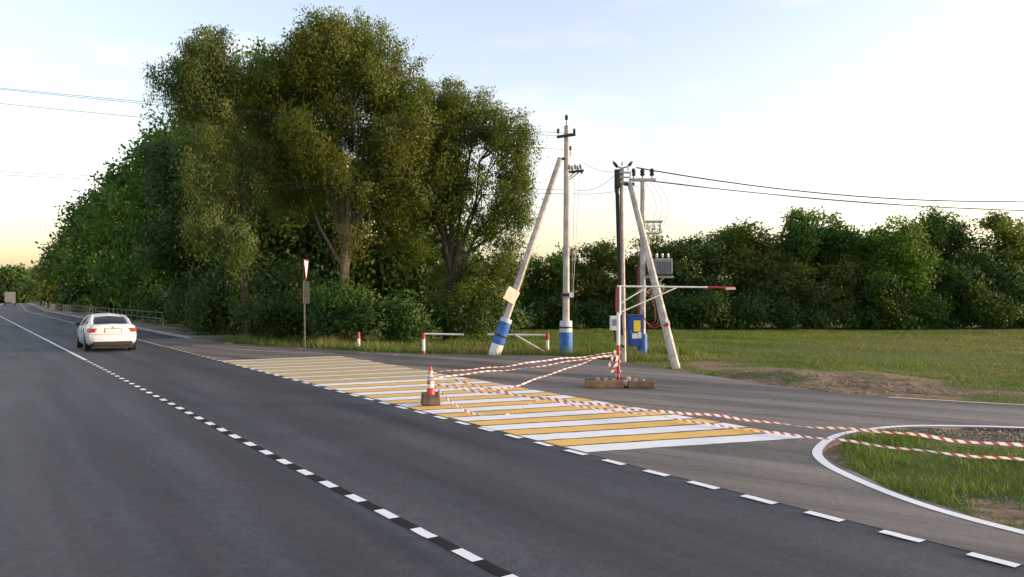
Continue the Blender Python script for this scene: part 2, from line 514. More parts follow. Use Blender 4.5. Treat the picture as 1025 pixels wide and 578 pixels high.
def strip(name, pts, w, z, mat, parent=None, wob=0.0, thick=0.0):
    """flat band following pts"""
    pts = [Vector((p[0], p[1], 0)) for p in pts]
    vs, fs = [], []
    for i, p in enumerate(pts):
        d = (pts[min(i + 1, len(pts) - 1)] - pts[max(i - 1, 0)]).normalized()
        n = Vector((d.y, -d.x, 0))
        o = random.uniform(-wob, wob)
        vs += [p - n * (w / 2 + o) + Vector((0, 0, z)), p + n * (w / 2 - o) + Vector((0, 0, z))]
    for i in range(len(pts) - 1):
        fs.append((2 * i, 2 * i + 1, 2 * i + 3, 2 * i + 2))
    me = bpy.data.meshes.new(name); me.from_pydata([tuple(v) for v in vs], [], fs); me.update()
    return link(name, me, mat, parent)

random.seed(3)
side_poly = [(edge_x(39.5) + .1, 39.5), (edge_x(25) + .1, 25), (edge_x(12) + .1, 12), (edge_x(5.0) + .1, 5.0), (edge_x(2) + .1, 2),
             (edge_x(2) + 1.0, 2.0), (edge_x(4.5) + 1.1, 4.5), (4.55, 7.15), (4.12, 8.5), (4.08, 9.8), (4.42, 10.95), (5.04, 11.77), (5.7, 12.24), (6.4, 12.56),
             (7.28, 12.58), (8.25, 12.4), (11, 11.6), (15, 10.2), (30, 4.0), (60, -10), (61, -6), (31, 7.2), (20, 11.6), (14, 13.7), (10.05, 15.3), (8.7, 15.9),
             (7.5, 16.7), (6.7, 17.8), (6.04, 19.05), (5.4, 20.6), (4.73, 22.4), (4.2, 23.9), (3.5, 25.5), (2.7, 27.0), (1.4, 28.1), (-1.2, 28.5), (-3.5, 29.2), (-5.9, 30.4), (-7.5, 31.6),
             (-8.9, 32.7), (-10.8, 33.9), (-12.6, 35.2), (-14.2, 37.2), (-15.2, 38.9), (-16.0, 39.5)]
# ragged outer rim
def ragged(poly, i0, amp=0.10, step=0.35):
    out = []
    L = len(poly)
    for i in range(L):
        a, b = Vector((*poly[i], 0)), Vector((*poly[(i + 1) % L], 0))
        out.append(a)
        if i < i0: continue
        n = int((b - a).length / step)
        if n > 40: n = 4
        d = (b - a).normalized(); q = Vector((d.y, -d.x, 0))
        for k in range(1, n):
            out.append(a.lerp(b, k / n) + q * random.uniform(-amp, amp))
    return out
side_ragged = ragged(side_poly, 7)
SIDE = np.array([(p.x, p.y) for p in side_ragged])

def in_poly(x, y, poly):
    inside = np.zeros(x.shape, bool)
    j = len(poly) - 1
    for i in range(len(poly)):
        xi, yi = poly[i]; xj, yj = poly[j]
        c = ((yi > y) != (yj > y)) & (x < (xj - xi) * (y - yi) / (yj - yi + 1e-12) + xi)
        inside ^= c
        j = i
    return inside

def edge_np(Y):
    return np.where(Y <= 120, 1.556 + SL * (Y - 9.52), 1.556 + SL * (120 - 9.52) - 0.64 * (Y - 120))

def dist_poly(x, y, poly):
    """distance to the polygon outline"""
    d = np.full(x.shape, 1e9)
    for i in range(len(poly)):
        a = poly[i]; b = poly[(i + 1) % len(poly)]
        ab = b - a; L = max(ab @ ab, 1e-9)
        t = np.clip(((x - a[0]) * ab[0] + (y - a[1]) * ab[1]) / L, 0, 1)
        d = np.minimum(d, np.hypot(x - a[0] - t * ab[0], y - a[1] - t * ab[1]))
    return d

SIDE_C = np.array(side_poly)
def dirt_field(x, y):
    """bare earth: wheel-torn patch by the bend, verges along the asphalt, gravel in the corner"""
    d = np.zeros(x.shape)
    for cx, cy, rx, ry, ang, s in ((7.3, 21.4, 2.0, 3.2, 0.15, 1.0), (8.5, 18.4, 2.4, 1.5, -0.5, 1.15), (6.4, 25.3, 1.4, 2.8, 0.2, 0.7), (9.6, 20.5, 1.2, 2.2, .5, .6),
                                   (11.5, 17.0, 3.0, 0.7, -0.4, 0.7), (6.1, 20.2, .8, 2.6, .35, 1.0), (8.2, 16.9, 1.9, .7, -.55, 1.1), (9.0, 11.7, 3.0, 0.75, -0.12, 1.2), (8.0, 11.1, 2.4, 0.5, -0.2, 0.8),
                                   (7.4, 12.2, 2.6, .42, -.02, 1.5), (5.3, 7.6, 1.1, 0.65, -0.9, 1.1), (-9.8, 35.2, 2.6, 0.5, -0.6, 0.6), (5.2, 28.6, 2.4, .6, -.3, .45)):
        c, q = math.cos(ang), math.sin(ang)
        u = ((x - cx) * c + (y - cy) * q) / rx; v = (-(x - cx) * q + (y - cy) * c) / ry
        d = np.maximum(d, s * np.clip(1.25 - np.sqrt(u * u + v * v), 0, 1))
    near = (np.abs(x) < 40) & (y < 60)
    e = np.zeros(x.shape)
    if near.any():
        e[near] = np.clip(1 - dist_poly(x[near], y[near], SIDE_C) / 0.45, 0, 1) * 0.75
    d = np.maximum(d, e)
    d = d + (fbm(x, y, 1.7, 3) - 0.5) * 1.7 * (d > 0.02) + np.clip(fbm(x, y, 5, 9) - 0.60, 0, 1) * 1.2
    return np.clip(d, 0, 1)

def bank(x, y):
    """height of the terrain: almost level, a little uneven away from the asphalt"""
    far = np.clip((y - 30) / 40, 0, 1)
    base = -0.035 + (fbm(x, y, 6, 5) - 0.5) * 0.10 * np.clip((np.abs(x - edge_np(y)) - 1) / 6, 0, 1)
    # low heap of pushed-up soil right of the poles
    u, v = (x - 8.2) / 2.3, (y - 20.8) / 2.4
    heap = np.exp(-(u * u + v * v) * 1.3) * (0.08 + 0.38 * np.clip(fbm(x, y, 1.5, 31) - .38, 0, 1))
    return base + heap + (fbm(x, y, 30, 8) - 0.5) * 0.3 * far

def axis(lo, hi, fine_lo, fine_hi, step, grow=1.25):
    a = list(np.arange(fine_lo, fine_hi + 1e-6, step))
    s, v = step, fine_hi
    while v < hi: s *= grow; v += s; a.append(min(v, hi))
    s, v = step, fine_lo
    while v > lo: s *= grow; v -= s; a.insert(0, max(v, lo))
    return np.array(a)
gx = axis(-3000, 3000, -26, 30, 0.35); gy = axis(-600, 4500, 5, 56, 0.35)
GX, GY = np.meshgrid(gx, gy)
nx, ny = len(gx), len(gy)
fx_, fy_ = GX.ravel(), GY.ravel()
inside = in_poly(fx_, fy_, SIDE)
ed = edge_np(fy_)
onroad = (fx_ < ed + 0.5) & (fx_ > ed - 8.9)
zz = np.where(np.abs(fy_) < 400, bank(fx_, fy_), -0.035)
zz = np.where(inside | onroad, -0.05, np.where(dist_poly(fx_, fy_, SIDE_C) < 0.5, np.minimum(zz, -0.03), zz))
me = bpy.data.meshes.new('ground')
idx = np.arange(nx * ny).reshape(ny, nx)
quads = np.stack([idx[:-1, :-1], idx[:-1, 1:], idx[1:, 1:], idx[1:, :-1]], -1).reshape(-1, 4)
me.from_pydata(np.stack([fx_, fy_, zz], -1).tolist(), [], quads.tolist())
at_ = me.attributes.new('dirt', 'FLOAT', 'POINT'); at_.data.foreach_set('value', dirt_field(fx_, fy_).astype(np.float32))
me.polygons.foreach_set('use_smooth', [True] * len(me.polygons)); me.update()
ground = tag(link('ground', me, M['ground']), kind='structure')

# main road: one sheet
Ys = list(np.linspace(-40, 39.2, 20)) + list(np.linspace(39.4, 120, 20)) + list(np.linspace(130, 900, 40))
vs, fs = [], []
for Y in Ys:
    vs += [(edge_x(Y) - 8.9, Y, 0.0), (edge_x(Y) + (0.32 if Y < 39.3 else 2.76), Y, 0.0)]
for i in range(len(Ys) - 1): fs.append((2 * i, 2 * i + 1, 2 * i + 3, 2 * i + 2))
me = bpy.data.meshes.new('main_road'); me.from_pydata(vs, [], fs); me.update()
main_road = tag(link('main_road', me, M['asphalt']), kind='structure')
side_road = tag(sheet('side_road', side_ragged, 0.005, M['asphalt_side'], skirt=0.06), kind='structure')

# markings
def dash(name, X0, Y0, length, w, z, mat, parent, dr=None):
    a = Vector((X0, Y0, 0)); b = a + (dr or D) * length
    return strip(name, [a, a.lerp(b, .33), a.lerp(b, .66), b], w, z, mat, parent, wob=0.004)
s_per = 0.735
DC = Vector((-.704, 1, 0)).normalized()
p = Vector((centre_x(3.2), 3.2, 0))
k = 0
while p.y < 26:
    dash('white_dash', p.x, p.y, 0.345 * random.uniform(.93, 1.05), 0.108, 0.006, M['paint_white'], main_road, DC)
    q = p + DC * 0.35
    dash('black_dash', q.x, q.y, s_per - 0.355, 0.116, 0.005, M['paint_black'], main_road, DC)
    p = p + DC * s_per
strip('centre_line', [(centre_x(Y), Y) for Y in list(np.linspace(p.y, 120, 30)) + list(np.linspace(130, 500, 20))], 0.11, 0.006, M['paint_white'], main_road)
strip('centre_line', [(centre_x(Y), Y) for Y in np.linspace(-40, 3.0, 8)], 0.125, 0.006, M['paint_white'], main_road)
p = Vector((edge_x(3.0), 3.0, 0))
while p.y < 33.5:
    old = p.y > 24
    dash('white_dash', p.x, p.y, 0.39 * random.uniform(.92, 1.05), 0.11, 0.011, M['paint_white_old'] if old else M['paint_white'], side_road)
    p = p + D * 0.745
strip('edge_line', [(edge_x(Y), Y) for Y in list(np.linspace(p.y, 120, 30)) + list(np.linspace(130, 400, 12))], 0.10, 0.006, M['paint_white_old'], main_road)

# zebra crossing across the mouth of the side road
L0, L1 = Vector((0.80, 10.70, 0)), Vector((-9.57, 25.55, 0))
R0, R1 = Vector((4.33, 11.86, 0)), Vector((-5.93, 27.75, 0))
NS = 17
for i in range(NS + 1):
    for j, (nm, off) in enumerate((('white_stripe', 0.0), ('yellow_stripe', 0.5))):
        t = (i + off) / NS
        if t > 1.0: continue
        hw = (0.24 if j == 0 else 0.225) / 18.4
        old = t > 0.55 + random.uniform(-.05, .05)
        mat = (M['paint_white_old'] if old else M['paint_white']) if j == 0 else (M['paint_yellow_old'] if old else M['paint_yellow'])
        a0, a1 = L0.lerp(L1, t - hw), L0.lerp(L1, t + hw)
        b0, b1 = R0.lerp(R1, t - hw), R0.lerp(R1, t + hw)
        e0, e1 = random.uniform(.01, .03), random.uniform(.97, 1.0)
        vs, fs = [], []
        for s in range(25):
            u = e0 + (e1 - e0) * s / 24
            wv = 0.02 * math.sin(s * 0.27 + i)
            d = Vector((D.x, D.y, 0)) * (wv * .4)
            vs += [a0.lerp(b0, u) + d + D * random.uniform(-.014, .014) + Vector((0, 0, 0.010)), a1.lerp(b1, u) + d + D * random.uniform(-.014, .014) + Vector((0, 0, 0.010))]
        for s in range(24): fs.append((2 * s, 2 * s + 2, 2 * s + 3, 2 * s + 1))
        me = bpy.data.meshes.new(nm); me.from_pydata([tuple(v) for v in vs], [], fs); me.update()
        link(nm, me, mat, side_road)
# edge lines of the side road
crv = catmull([(6.0, 4.9, 0), (4.95, 6.3, 0), (4.2, 7.7, 0), (3.95, 9.2, 0), (4.02, 10.2, 0), (4.36, 11.0, 0), (4.98, 11.87, 0), (5.66, 12.36, 0), (6.39, 12.68, 0), (7.28, 12.7, 0), (8.25, 12.53, 0), (11, 11.75, 0), (15, 10.35, 0), (30, 4.15, 0)], 10)
strip('edge_line', crv, 0.125, 0.010, M['paint_white'], side_road)
strip('edge_line', catmull([(7.9, 16.35, 0), (10.05, 15.18, 0), (14, 13.58, 0), (20, 11.48, 0), (31, 7.05, 0)], 10), 0.09, 0.010, M['paint_white_old'], side_road)
strip('edge_line', catmull([(-13.9, 33.9, 0), (-12.3, 32.6, 0), (-10.4, 31.0, 0), (-8.2, 29.6, 0), (-6.6, 28.9, 0)], 10), 0.10, 0.010, M['paint_white_old'], side_road)

# pavement with kerb along the main road
vs, fs = [], []
Yp = list(np.linspace(39.6, 120, 30)) + list(np.linspace(130, 300, 15))
vsk, fsk = [], []
for Y in Yp:
    e = edge_x(Y)
    vs += [(e + 2.95, Y, 0.10), (e + 5.4, Y, 0.10), (e + 5.4, Y, -0.1)]
    vsk += [(e + 2.75, Y, -0.06), (e + 2.75, Y, 0.115), (e + 2.95, Y, 0.115), (e + 2.95, Y, -0.06)]
for i in range(len(Yp) - 1):
    a, b = 3 * i, 3 * i + 3
    fs += [(a, a + 1, b + 1, b), (a + 1, a + 2, b + 2, b + 1)]
    a, b = 4 * i, 4 * i + 4
    fsk += [(a, a + 1, b + 1, b), (a + 1, a + 2, b + 2, b + 1), (a + 2, a + 3, b + 3, b + 2)]
vs += [(vs[0][0], vs[0][1], -0.1)]; fs += [(0, 1, 2, len(vs) - 1)]
fsk += [(0, 1, 2, 3)]
me = bpy.data.meshes.new('pavement'); me.from_pydata(vs, [], fs); me.update()
pavement = tag(link('pavement', me, M['asphalt_side']), kind='structure')
me = bpy.data.meshes.new('kerb'); me.from_pydata(vsk, [], fsk); me.update()
link('kerb', me, M['concrete_grey'], pavement)

# ------------------------------------------------------------------ foliage
def leaf_mesh(name, c, axis_, size, width, col, nrm=None):
    """c (n,3) leaf base points, axis_ (n,3) long axis, size (n,), colours (n,3): one diamond per leaf"""
    n = len(c)
    ax = axis_ / (np.linalg.norm(axis_, axis=1, keepdims=True) + 1e-9)
    r = RNG.normal(size=(n, 3))
    sd = np.cross(ax, r); sd /= (np.linalg.norm(sd, axis=1, keepdims=True) + 1e-9)
    L = size[:, None]
    v = np.empty((n, 4, 3), np.float32)
    v[:, 0] = c
    v[:, 1] = c + ax * L * 0.45 + sd * L * width
    v[:, 2] = c + ax * L
    v[:, 3] = c + ax * L * 0.45 - sd * L * width
    me = bpy.data.meshes.new(name)
    me.vertices.add(4 * n); me.vertices.foreach_set('co', v.reshape(-1))
    me.loops.add(4 * n); me.loops.foreach_set('vertex_index', np.arange(4 * n, dtype=np.int32))
    me.polygons.add(n); me.polygons.foreach_set('loop_start', np.arange(0, 4 * n, 4, dtype=np.int32))
    me.update(calc_edges=True)
    a = me.attributes.new('leafcol', 'FLOAT_COLOR', 'POINT')
    cc = np.ones((n, 4, 4), np.float32); cc[:, :, :3] = col[:, None, :]
    a.data.foreach_set('color', cc.reshape(-1))
    if nrm is not None:                  # general direction in which the leaves of a spray face
        b = me.attributes.new('sprayn', 'FLOAT_VECTOR', 'POINT')
        nv = np.repeat(nrm.astype(np.float32), 4, axis=0)
        b.data.foreach_set('vector', nv.reshape(-1))
    return me

RNG = np.random.RandomState(11)
random.seed(21)

GREENS = {  # base colour, tip colour
    'willow': ((0.086, 0.142, 0.024), (0.188, 0.190, 0.036)),
    'willow_grey': ((0.098, 0.165, 0.050), (0.190, 0.215, 0.058)),
    'maple': ((0.046, 0.125, 0.018), (0.098, 0.185, 0.020)),
    'dark': ((0.048, 0.108, 0.026), (0.088, 0.150, 0.030)),
    'bush': ((0.048, 0.122, 0.028), (0.094, 0.165, 0.032)),
    'light': ((0.074, 0.165, 0.016), (0.130, 0.220, 0.020)),
    'olive': ((0.074, 0.130, 0.018), (0.155, 0.185, 0.028)),
}

def make_tree(name, base, lobes, kind, label, leaf=0.16, lwidth=0.17, per_m2=9.0, clump=0.55, per_clump=60, droop=0.0,
              trunk_r=0.25, trunks=None, gap=0.32, cat='tree', group=None, bark='bark', shell=0.55, split=0.35, floor_z=0.05, billow=3.0):
    """tree with tapered trunk, limbs to every lobe of the crown, and leaves gathered in clumps on twigs.
    lobes: (centre Vector, (rx, ry, rz))"""
    global RNG
    RNG = np.random.RandomState(sum(ord(ch) * (i_ + 1) for i_, ch in enumerate(label)) % 99991)
    random.seed(len(label) * 7 + ord(label[0]))
    root = empty(name, base)
    base = Vector(base)
    tag(root, label, cat, group)
    C0, C1 = np.array(GREENS[kind][0]), np.array(GREENS[kind][1])
    cl_pos, cl_lobe, cl_tint, cl_nrm = [], [], [], []
    for li, (c, r) in enumerate(lobes):
        c, r = np.array(c), np.array(r)
        rm = float(np.mean(r))
        nsub = int(np.clip(4 + rm * billow, 4, 14))
        dd = RNG.normal(size=(nsub, 3)); dd /= np.linalg.norm(dd, axis=1, keepdims=True)
        for si in range(nsub):
            sc = c + dd[si] * r * RNG.uniform(.45, .85)
            sr = r * RNG.uniform(.30, .52) * RNG.uniform(.8, 1.2, 3)
            area = 4 * math.pi * (((sr[0] * sr[1]) ** 1.6 + (sr[0] * sr[2]) ** 1.6 + (sr[1] * sr[2]) ** 1.6) / 3) ** (1 / 1.6)
            n = max(4, int(area * per_m2 / 10))
            d = RNG.normal(size=(n, 3)); d /= np.linalg.norm(d, axis=1, keepdims=True)
            rad = shell + (1 - shell) * RNG.rand(n) ** 0.6
            rad *= 1 + 0.16 * RNG.normal(size=n)
            p_ = sc + d * rad[:, None] * sr
            keep = fbm(p_[:, 0] * 1.0 + p_[:, 2] * .7, p_[:, 1] * .6 + p_[:, 2] * 1.1, 1.9, li + 3, 3) > gap
            p_ = p_[keep]
            p_ = p_[p_[:, 2] > floor_z + clump * 0.5]
            cl_pos.append(p_); cl_nrm.append((p_ - sc) / sr + .6 * (p_ - c) / r); cl_lobe += [li] * len(p_); cl_tint += [RNG.normal(.45, .24)] * len(p_)
    P_ = np.concatenate(cl_pos); m = len(P_)
    k = per_clump
    tint = np.clip(np.array(cl_tint) + RNG.normal(0, 0.18, size=m), 0, 1)
    # uppermost and outermost clumps are a little younger, hence yellower, on every tree
    off = RNG.normal(size=(m, k, 3)) * (clump * (0.55 + 0.5 * RNG.rand(m)))[:, None, None]
    if droop > 0:
        off[:, :, 2] = -np.abs(off[:, :, 2]) * (1 + droop * 2.2) + clump * 0.4
        off[:, :, :2] *= (0.75 - 0.25 * droop)
    else:
        off[:, :, 2] *= 0.7
    c = (P_[:, None, :] + off).reshape(-1, 3)
    ax = RNG.normal(size=(m * k, 3))
    if droop > 0: ax[:, 2] = -abs(ax[:, 2]) - 1.3 * droop
    else: ax[:, 2] -= 0.25
    size = leaf * (0.6 + 0.8 * RNG.rand(m * k))
    tt = np.clip(np.repeat(tint, k) + RNG.normal(0, 0.10, m * k), 0, 1)[:, None]
    col = C0 * (1 - tt) + C1 * tt
    col = col * (0.86 + 0.28 * RNG.rand(m * k, 1))
    brown = RNG.rand(m * k) < 0.02
    col[brown] = col[brown] * np.array([1.7, 1.05, 0.6])
    ok = c[:, 2] > floor_z
    nr = np.concatenate(cl_nrm)
    nr /= np.linalg.norm(nr, axis=1, keepdims=True) + 1e-6
    nr = np.repeat(nr, k, axis=0) + .7 * off.reshape(-1, 3) / clump
    c, ax, size, col, nr = c[ok], ax[ok], size[ok], col[ok], nr[ok]
    me = leaf_mesh('crown', c - np.array(base), ax, size, lwidth, col, nr)
    link('crown', me, M['leaf'], root)
    # wood
    mb = MB()
    lc = [Vector(l[0]) for l in lobes]
    top = sum(lc, Vector()) / len(lc)
    starts = trunks or [base]
    hub_list = []
    for s in starts:
        s = Vector(s)
        hub = s.lerp(Vector((s.x * .6 + top.x * .4, s.y * .6 + top.y * .4, top.z)), split)
        mid = s.lerp(hub, .5) + Vector((random.uniform(-.15, .15), random.uniform(-.15, .15), 0))
        mb.tube([s - base - Vector((0, 0, .15)), s - base + Vector((0, 0, .25)), mid - base, hub - base], [trunk_r * 1.45, trunk_r * 1.05, trunk_r * .88, trunk_r * .72], 9)
        hub_list.append((hub, mid))
    for li, c_ in enumerate(lc):
        hub, mid = min(hub_list, key=lambda h: (h[0] - c_).length)
        hub = mid.lerp(hub, random.uniform(.30, 1.0)) if li % 3 else hub
        L = (c_ - hub).length
        m1 = hub.lerp(c_, .35) + Vector((random.uniform(-.08, .08) * L, random.uniform(-.08, .08) * L, .10 * L))
        m2 = hub.lerp(c_, .7) + Vector((random.uniform(-.08, .08) * L, random.uniform(-.08, .08) * L, .08 * L))
        r0 = trunk_r * random.uniform(.34, .62)
        mb.tube([hub - base, m1 - base, m2 - base, c_ - base], [r0, r0 * .72, r0 * .5, r0 * .3], 7)
        sel = [i for i in range(m) if cl_lobe[i] == li]
        for i in random.sample(sel, min(len(sel), 16)):
            t = Vector(P_[i])
            o_ = c_ if random.random() < .6 else m2
            b_ = o_.lerp(t, .5) + Vector((random.uniform(-.2, .2), random.uniform(-.2, .2), .15 + .25 * droop))
            mb.tube([o_ - base, b_ - base, t - base], [r0 * .26, r0 * .15, 0.012], 4, cap=False)
    mb.build('trunk', M[bark], root, smooth=True, fixn=False)
    return root

def lobes_px(Y, items):
    """crown lobes given as (px, py, radius x px, radius y px, depth offset m, depth radius m)"""
    out = []
    for px, py, rx, ry, dy, rd in items:
        y = Y + dy
        out.append((at(px, py, y), (rx / F * y, rd, ry / F * y)))
    return out
def gpt(px, Y): return ((px - CX) / F * Y, Y, -0.05)

# --- the big willows left of the side road
make_tree('willow_tree', gpt(345, 37.5), lobes_px(37.5, [
    (318, 70, 62, 46, 0, 3.2), (375, 84, 52, 52, .3, 3), (395, 78, 26, 30, 0, 1.8), (350, 45, 36, 32, .4, 2.2), (278, 105, 46, 52, .4, 2.8), (335, 135, 62, 46, -.8, 3),
    (402, 130, 40, 56, 0, 2.6), (400, 180, 40, 50, .3, 2.4), (292, 182, 48, 40, .6, 2.6), (372, 205, 44, 46, -.4, 2.4), (322, 50, 44, 34, -1, 2), (262, 80, 20, 28, .4, 1.4), (428, 112, 26, 44, .6, 2.0), (440, 150, 24, 40, .8, 1.8)]),
    'willow', 'tallest broad willow with pale forked trunk, in the middle of the roadside clump', leaf=0.135, lwidth=0.20, per_m2=22, clump=.42, per_clump=92, droop=.4,
    trunk_r=.27, gap=.36, group='trees beside the side road', bark='bark_pale', split=.42)
make_tree('willow_tree', gpt(250, 38.5), lobes_px(35.5, [
    (208, 58, 34, 40, 0, 1.8), (212, 40, 20, 24, 0, 1.2), (180, 90, 32, 32, 0, 1.7), (214, 112, 36, 36, .3, 1.8), (236, 95, 20, 32, .6, 1.6), (210, 160, 28, 38, -.2, 1.5), (232, 188, 24, 38, -.3, 1.4), (208, 218, 20, 40, -.6, 1.2), (240, 235, 16, 28, -.5, 1.0)]),
    'willow_grey', 'leftmost willow with long hanging branches reaching over the pavement side', leaf=0.125, lwidth=0.19, per_m2=24, clump=.36, per_clump=115, droop=.6,
    trunk_r=.2, gap=.41, group='trees beside the side road', bark='bark', split=.45)
make_tree('willow_tree', gpt(448, 38.5), lobes_px(38.5, [
    (462, 122, 34, 36, 0, 2), (505, 148, 34, 38, .2, 2.0), (522, 165, 18, 34, .2, 1.2), (440, 160, 38, 44, .4, 2.2), (482, 195, 42, 40, 0, 2.2), (520, 210, 22, 46, .2, 1.5), (440, 228, 42, 42, -.4, 2.2), (498, 258, 28, 36, .2, 1.6), (462, 285, 36, 34, -.2, 1.8), (438, 102, 30, 34, .3, 1.8), (472, 106, 28, 30, 0, 1.8), (502, 132, 28, 32, .2, 1.6), (425, 115, 28, 36, .3, 1.8), (430, 150, 30, 40, .6, 2)]),
    'olive', 'airy willow at the right end of the clump, sky showing through its branches', leaf=0.12, lwidth=0.21, per_m2=20, clump=.36, per_clump=100, droop=.2,
    trunk_r=.2, gap=.40, group='trees beside the side road', split=.4)
# --- darker trees that close the clump behind
make_tree('dark_tree', gpt(295, 46), lobes_px(46, [(300, 215, 60, 62, 0, 3.5), (250, 235, 48, 60, 0, 3), (350, 255, 55, 50, 0, 3), (275, 290, 60, 38, -1, 3), (225, 170, 40, 50, 1, 3)]),
    'dark', 'dense dark tree filling the shade behind the tallest willow', leaf=.29, lwidth=.28, per_m2=13, clump=.6, per_clump=30, trunk_r=.25, gap=.12, group='trees beside the side road')
make_tree('dark_tree', gpt(420, 46.5), lobes_px(46.5, [(405, 215, 45, 50, 0, 3), (425, 170, 42, 50, 0, 2.8), (430, 260, 55, 50, 0, 3), (395, 290, 50, 40, -1, 2.6), (470, 300, 45, 34, 0, 2.4)]),
    'dark', 'dense dark tree behind the airy willow, above the red and white gate', leaf=.29, lwidth=.28, per_m2=12, clump=.6, per_clump=30, trunk_r=.22, gap=.2, group='trees beside the side road')
make_tree('dark_tree', gpt(205, 50), lobes_px(50, [(195, 215, 46, 58, 0, 3.4), (178, 245, 34, 45, 0, 2.6), (235, 285, 44, 40, -1, 3), (208, 300, 34, 28, -1, 2.2), (172, 180, 28, 42, 0, 2.4)]),
    'dark', 'dense dark tree behind the hanging branches of the leftmost willow', leaf=.29, lwidth=.29, per_m2=13, clump=.6, per_clump=30, trunk_r=.25, gap=.12, group='trees beside the side road')

# --- bushes at the foot of the clump
bushes = [(365, 35.5, [(350, 300, 34, 34, 0, 1.3), (372, 318, 32, 28, -.4, 1.1), (338, 325, 26, 22, -.2, 1)], 'bush', 'bright green bush behind the small red and white post'),
          (402, 35.5, [(402, 310, 28, 32, 0, 1.2), (418, 325, 18, 24, -.2, .9)], 'bush', 'dark green bush behind the left end of the low gate'),
          (285, 38, [(285, 305, 40, 36, 0, 1.6), (262, 318, 34, 26, 0, 1.4), (315, 318, 28, 26, 0, 1.3)], 'dark', 'shady bush behind the give way sign post'),
          (215, 42, [(225, 308, 36, 32, 0, 1.8), (200, 318, 24, 20, 0, 1.3), (250, 318, 28, 24, 0, 1.4)], 'dark', 'shady bush between the railing end and the give way sign'),
          (455, 38, [(452, 318, 32, 26, 0, 1.4), (482, 318, 26, 24, 0, 1.2), (505, 315, 18, 26, .5, 1.1)], 'dark', 'dark bush behind the leaning strut pole and low gate')]
for px, Y, it, kd, lb in bushes:
    make_tree('bush', gpt(px, Y), lobes_px(Y, it), kd, lb, leaf=.17, lwidth=.24, per_m2=22, clump=.34, per_clump=55, trunk_r=.05, gap=.15, cat='bush', group='bushes under the roadside trees', split=.15)

# --- row of trees along the main road, receding
def roadside_x(Y, o): return edge_x(Y) + o
row = [(60, 13.5, 21.0, 6.0, 'maple', 'bushy green tree beside the leftmost willow, nearest of the row along the railing'),
       (76, 13.5, 21.5, 6.8, 'maple', 'second tree of the row behind the railing, with a spiky upper outline'),
       (95, 13.5, 21.5, 7.2, 'maple', 'third tree of the row behind the railing'),
       (120, 13.5, 21, 7.6, 'dark', 'fourth tree of the row behind the railing'),
       (150, 14.0, 20.0, 8, 'olive', 'fifth tree of the row behind the railing, low against the sky'),
       (190, 15.0, 17.5, 8.5, 'olive', 'farthest tree of the row behind the railing, by the vanishing road')]
for Y, o, h, rr, kd, lb in row:
    x = roadside_x(Y, o)
    lo = [(Vector((x, Y, h * .62)), (rr * .8, rr * .8, h * .30)), (Vector((x - rr * .3, Y - 1, h * .38)), (rr * .85, rr * .9, h * .28)), (Vector((x + rr * .4, Y, h * .45)), (rr * .8, rr * .9, h * .32)),
          (Vector((x, Y - rr * .3, h * .20)), (rr * .95, rr * .9, h * .2)), (Vector((x + rr * .15, Y, h * .82)), (rr * .45, rr * .5, h * .17)), (Vector((x - rr * .45, Y, h * .68)), (rr * .4, rr * .5, h * .17))]
    s = Y / 60
    make_tree('roadside_tree', (x, Y, -.05), lo, kd, lb, leaf=.31 * s ** .8, lwidth=.29, per_m2=9.0 / s ** 1.3, clump=.62 * s ** .6, per_clump=21, trunk_r=.28, gap=.2, group='trees along the main road', shell=.65)
for i, (Y, o, w) in enumerate(((47, 9.5, 2.4), (56, 9.0, 2.6), (66, 9.2, 2.8), (79, 9.5, 3.2), (95, 9.8, 3.6), (118, 10, 4.5))):
    x = roadside_x(Y, o)
    make_tree('bush', (x, Y, -.05), [(Vector((x, Y, 1.5)), (w, w, 1.7)), (Vector((x + 2, Y - 1, 1.2)), (w, w, 1.4)), (Vector((x - .8, Y + 2, 1.6)), (w * .8, w, 1.6))],
              'dark', ['first', 'second', 'third', 'fourth', 'fifth', 'sixth'][i] + ' of the dark bushes behind the roadside railing, counted from its near end',
              leaf=.24 * Y / 56, lwidth=.29, per_m2=12 * 56 / Y, clump=.45, per_clump=32, trunk_r=.06, gap=.12, cat='bush', group='bushes behind the railing', split=.15)

# --- far wood at the end of the road
for i, (px, Y, h, w) in enumerate(((-6, 330, 15, 9), (2, 300, 13, 9), (18, 300, 14, 8), (32, 320, 15, 9))):
    x = (px - CX) / F * Y
    make_tree('far_tree', (x, Y, -.05), [(Vector((x, Y, h * .62)), (w, w, h * .36)), (Vector((x - w * .6, Y, h * .38)), (w * .8, w, h * .36)), (Vector((x + w * .6, Y, h * .4)), (w * .8, w, h * .36))],
              'dark', ['far tree at the end of the road, cut by the left edge of the picture', 'far tree at the end of the road, behind the lorry', 'far tree at the end of the road, just right of the lorry',
                        'far tree at the end of the road, nearest to the railing row', 'far tree at the end of the road, beyond the left edge'][i],
              leaf=1.1, lwidth=.32, per_m2=1.6, clump=1.3, per_clump=18, trunk_r=.3, gap=.1, group='far trees at the end of the road')

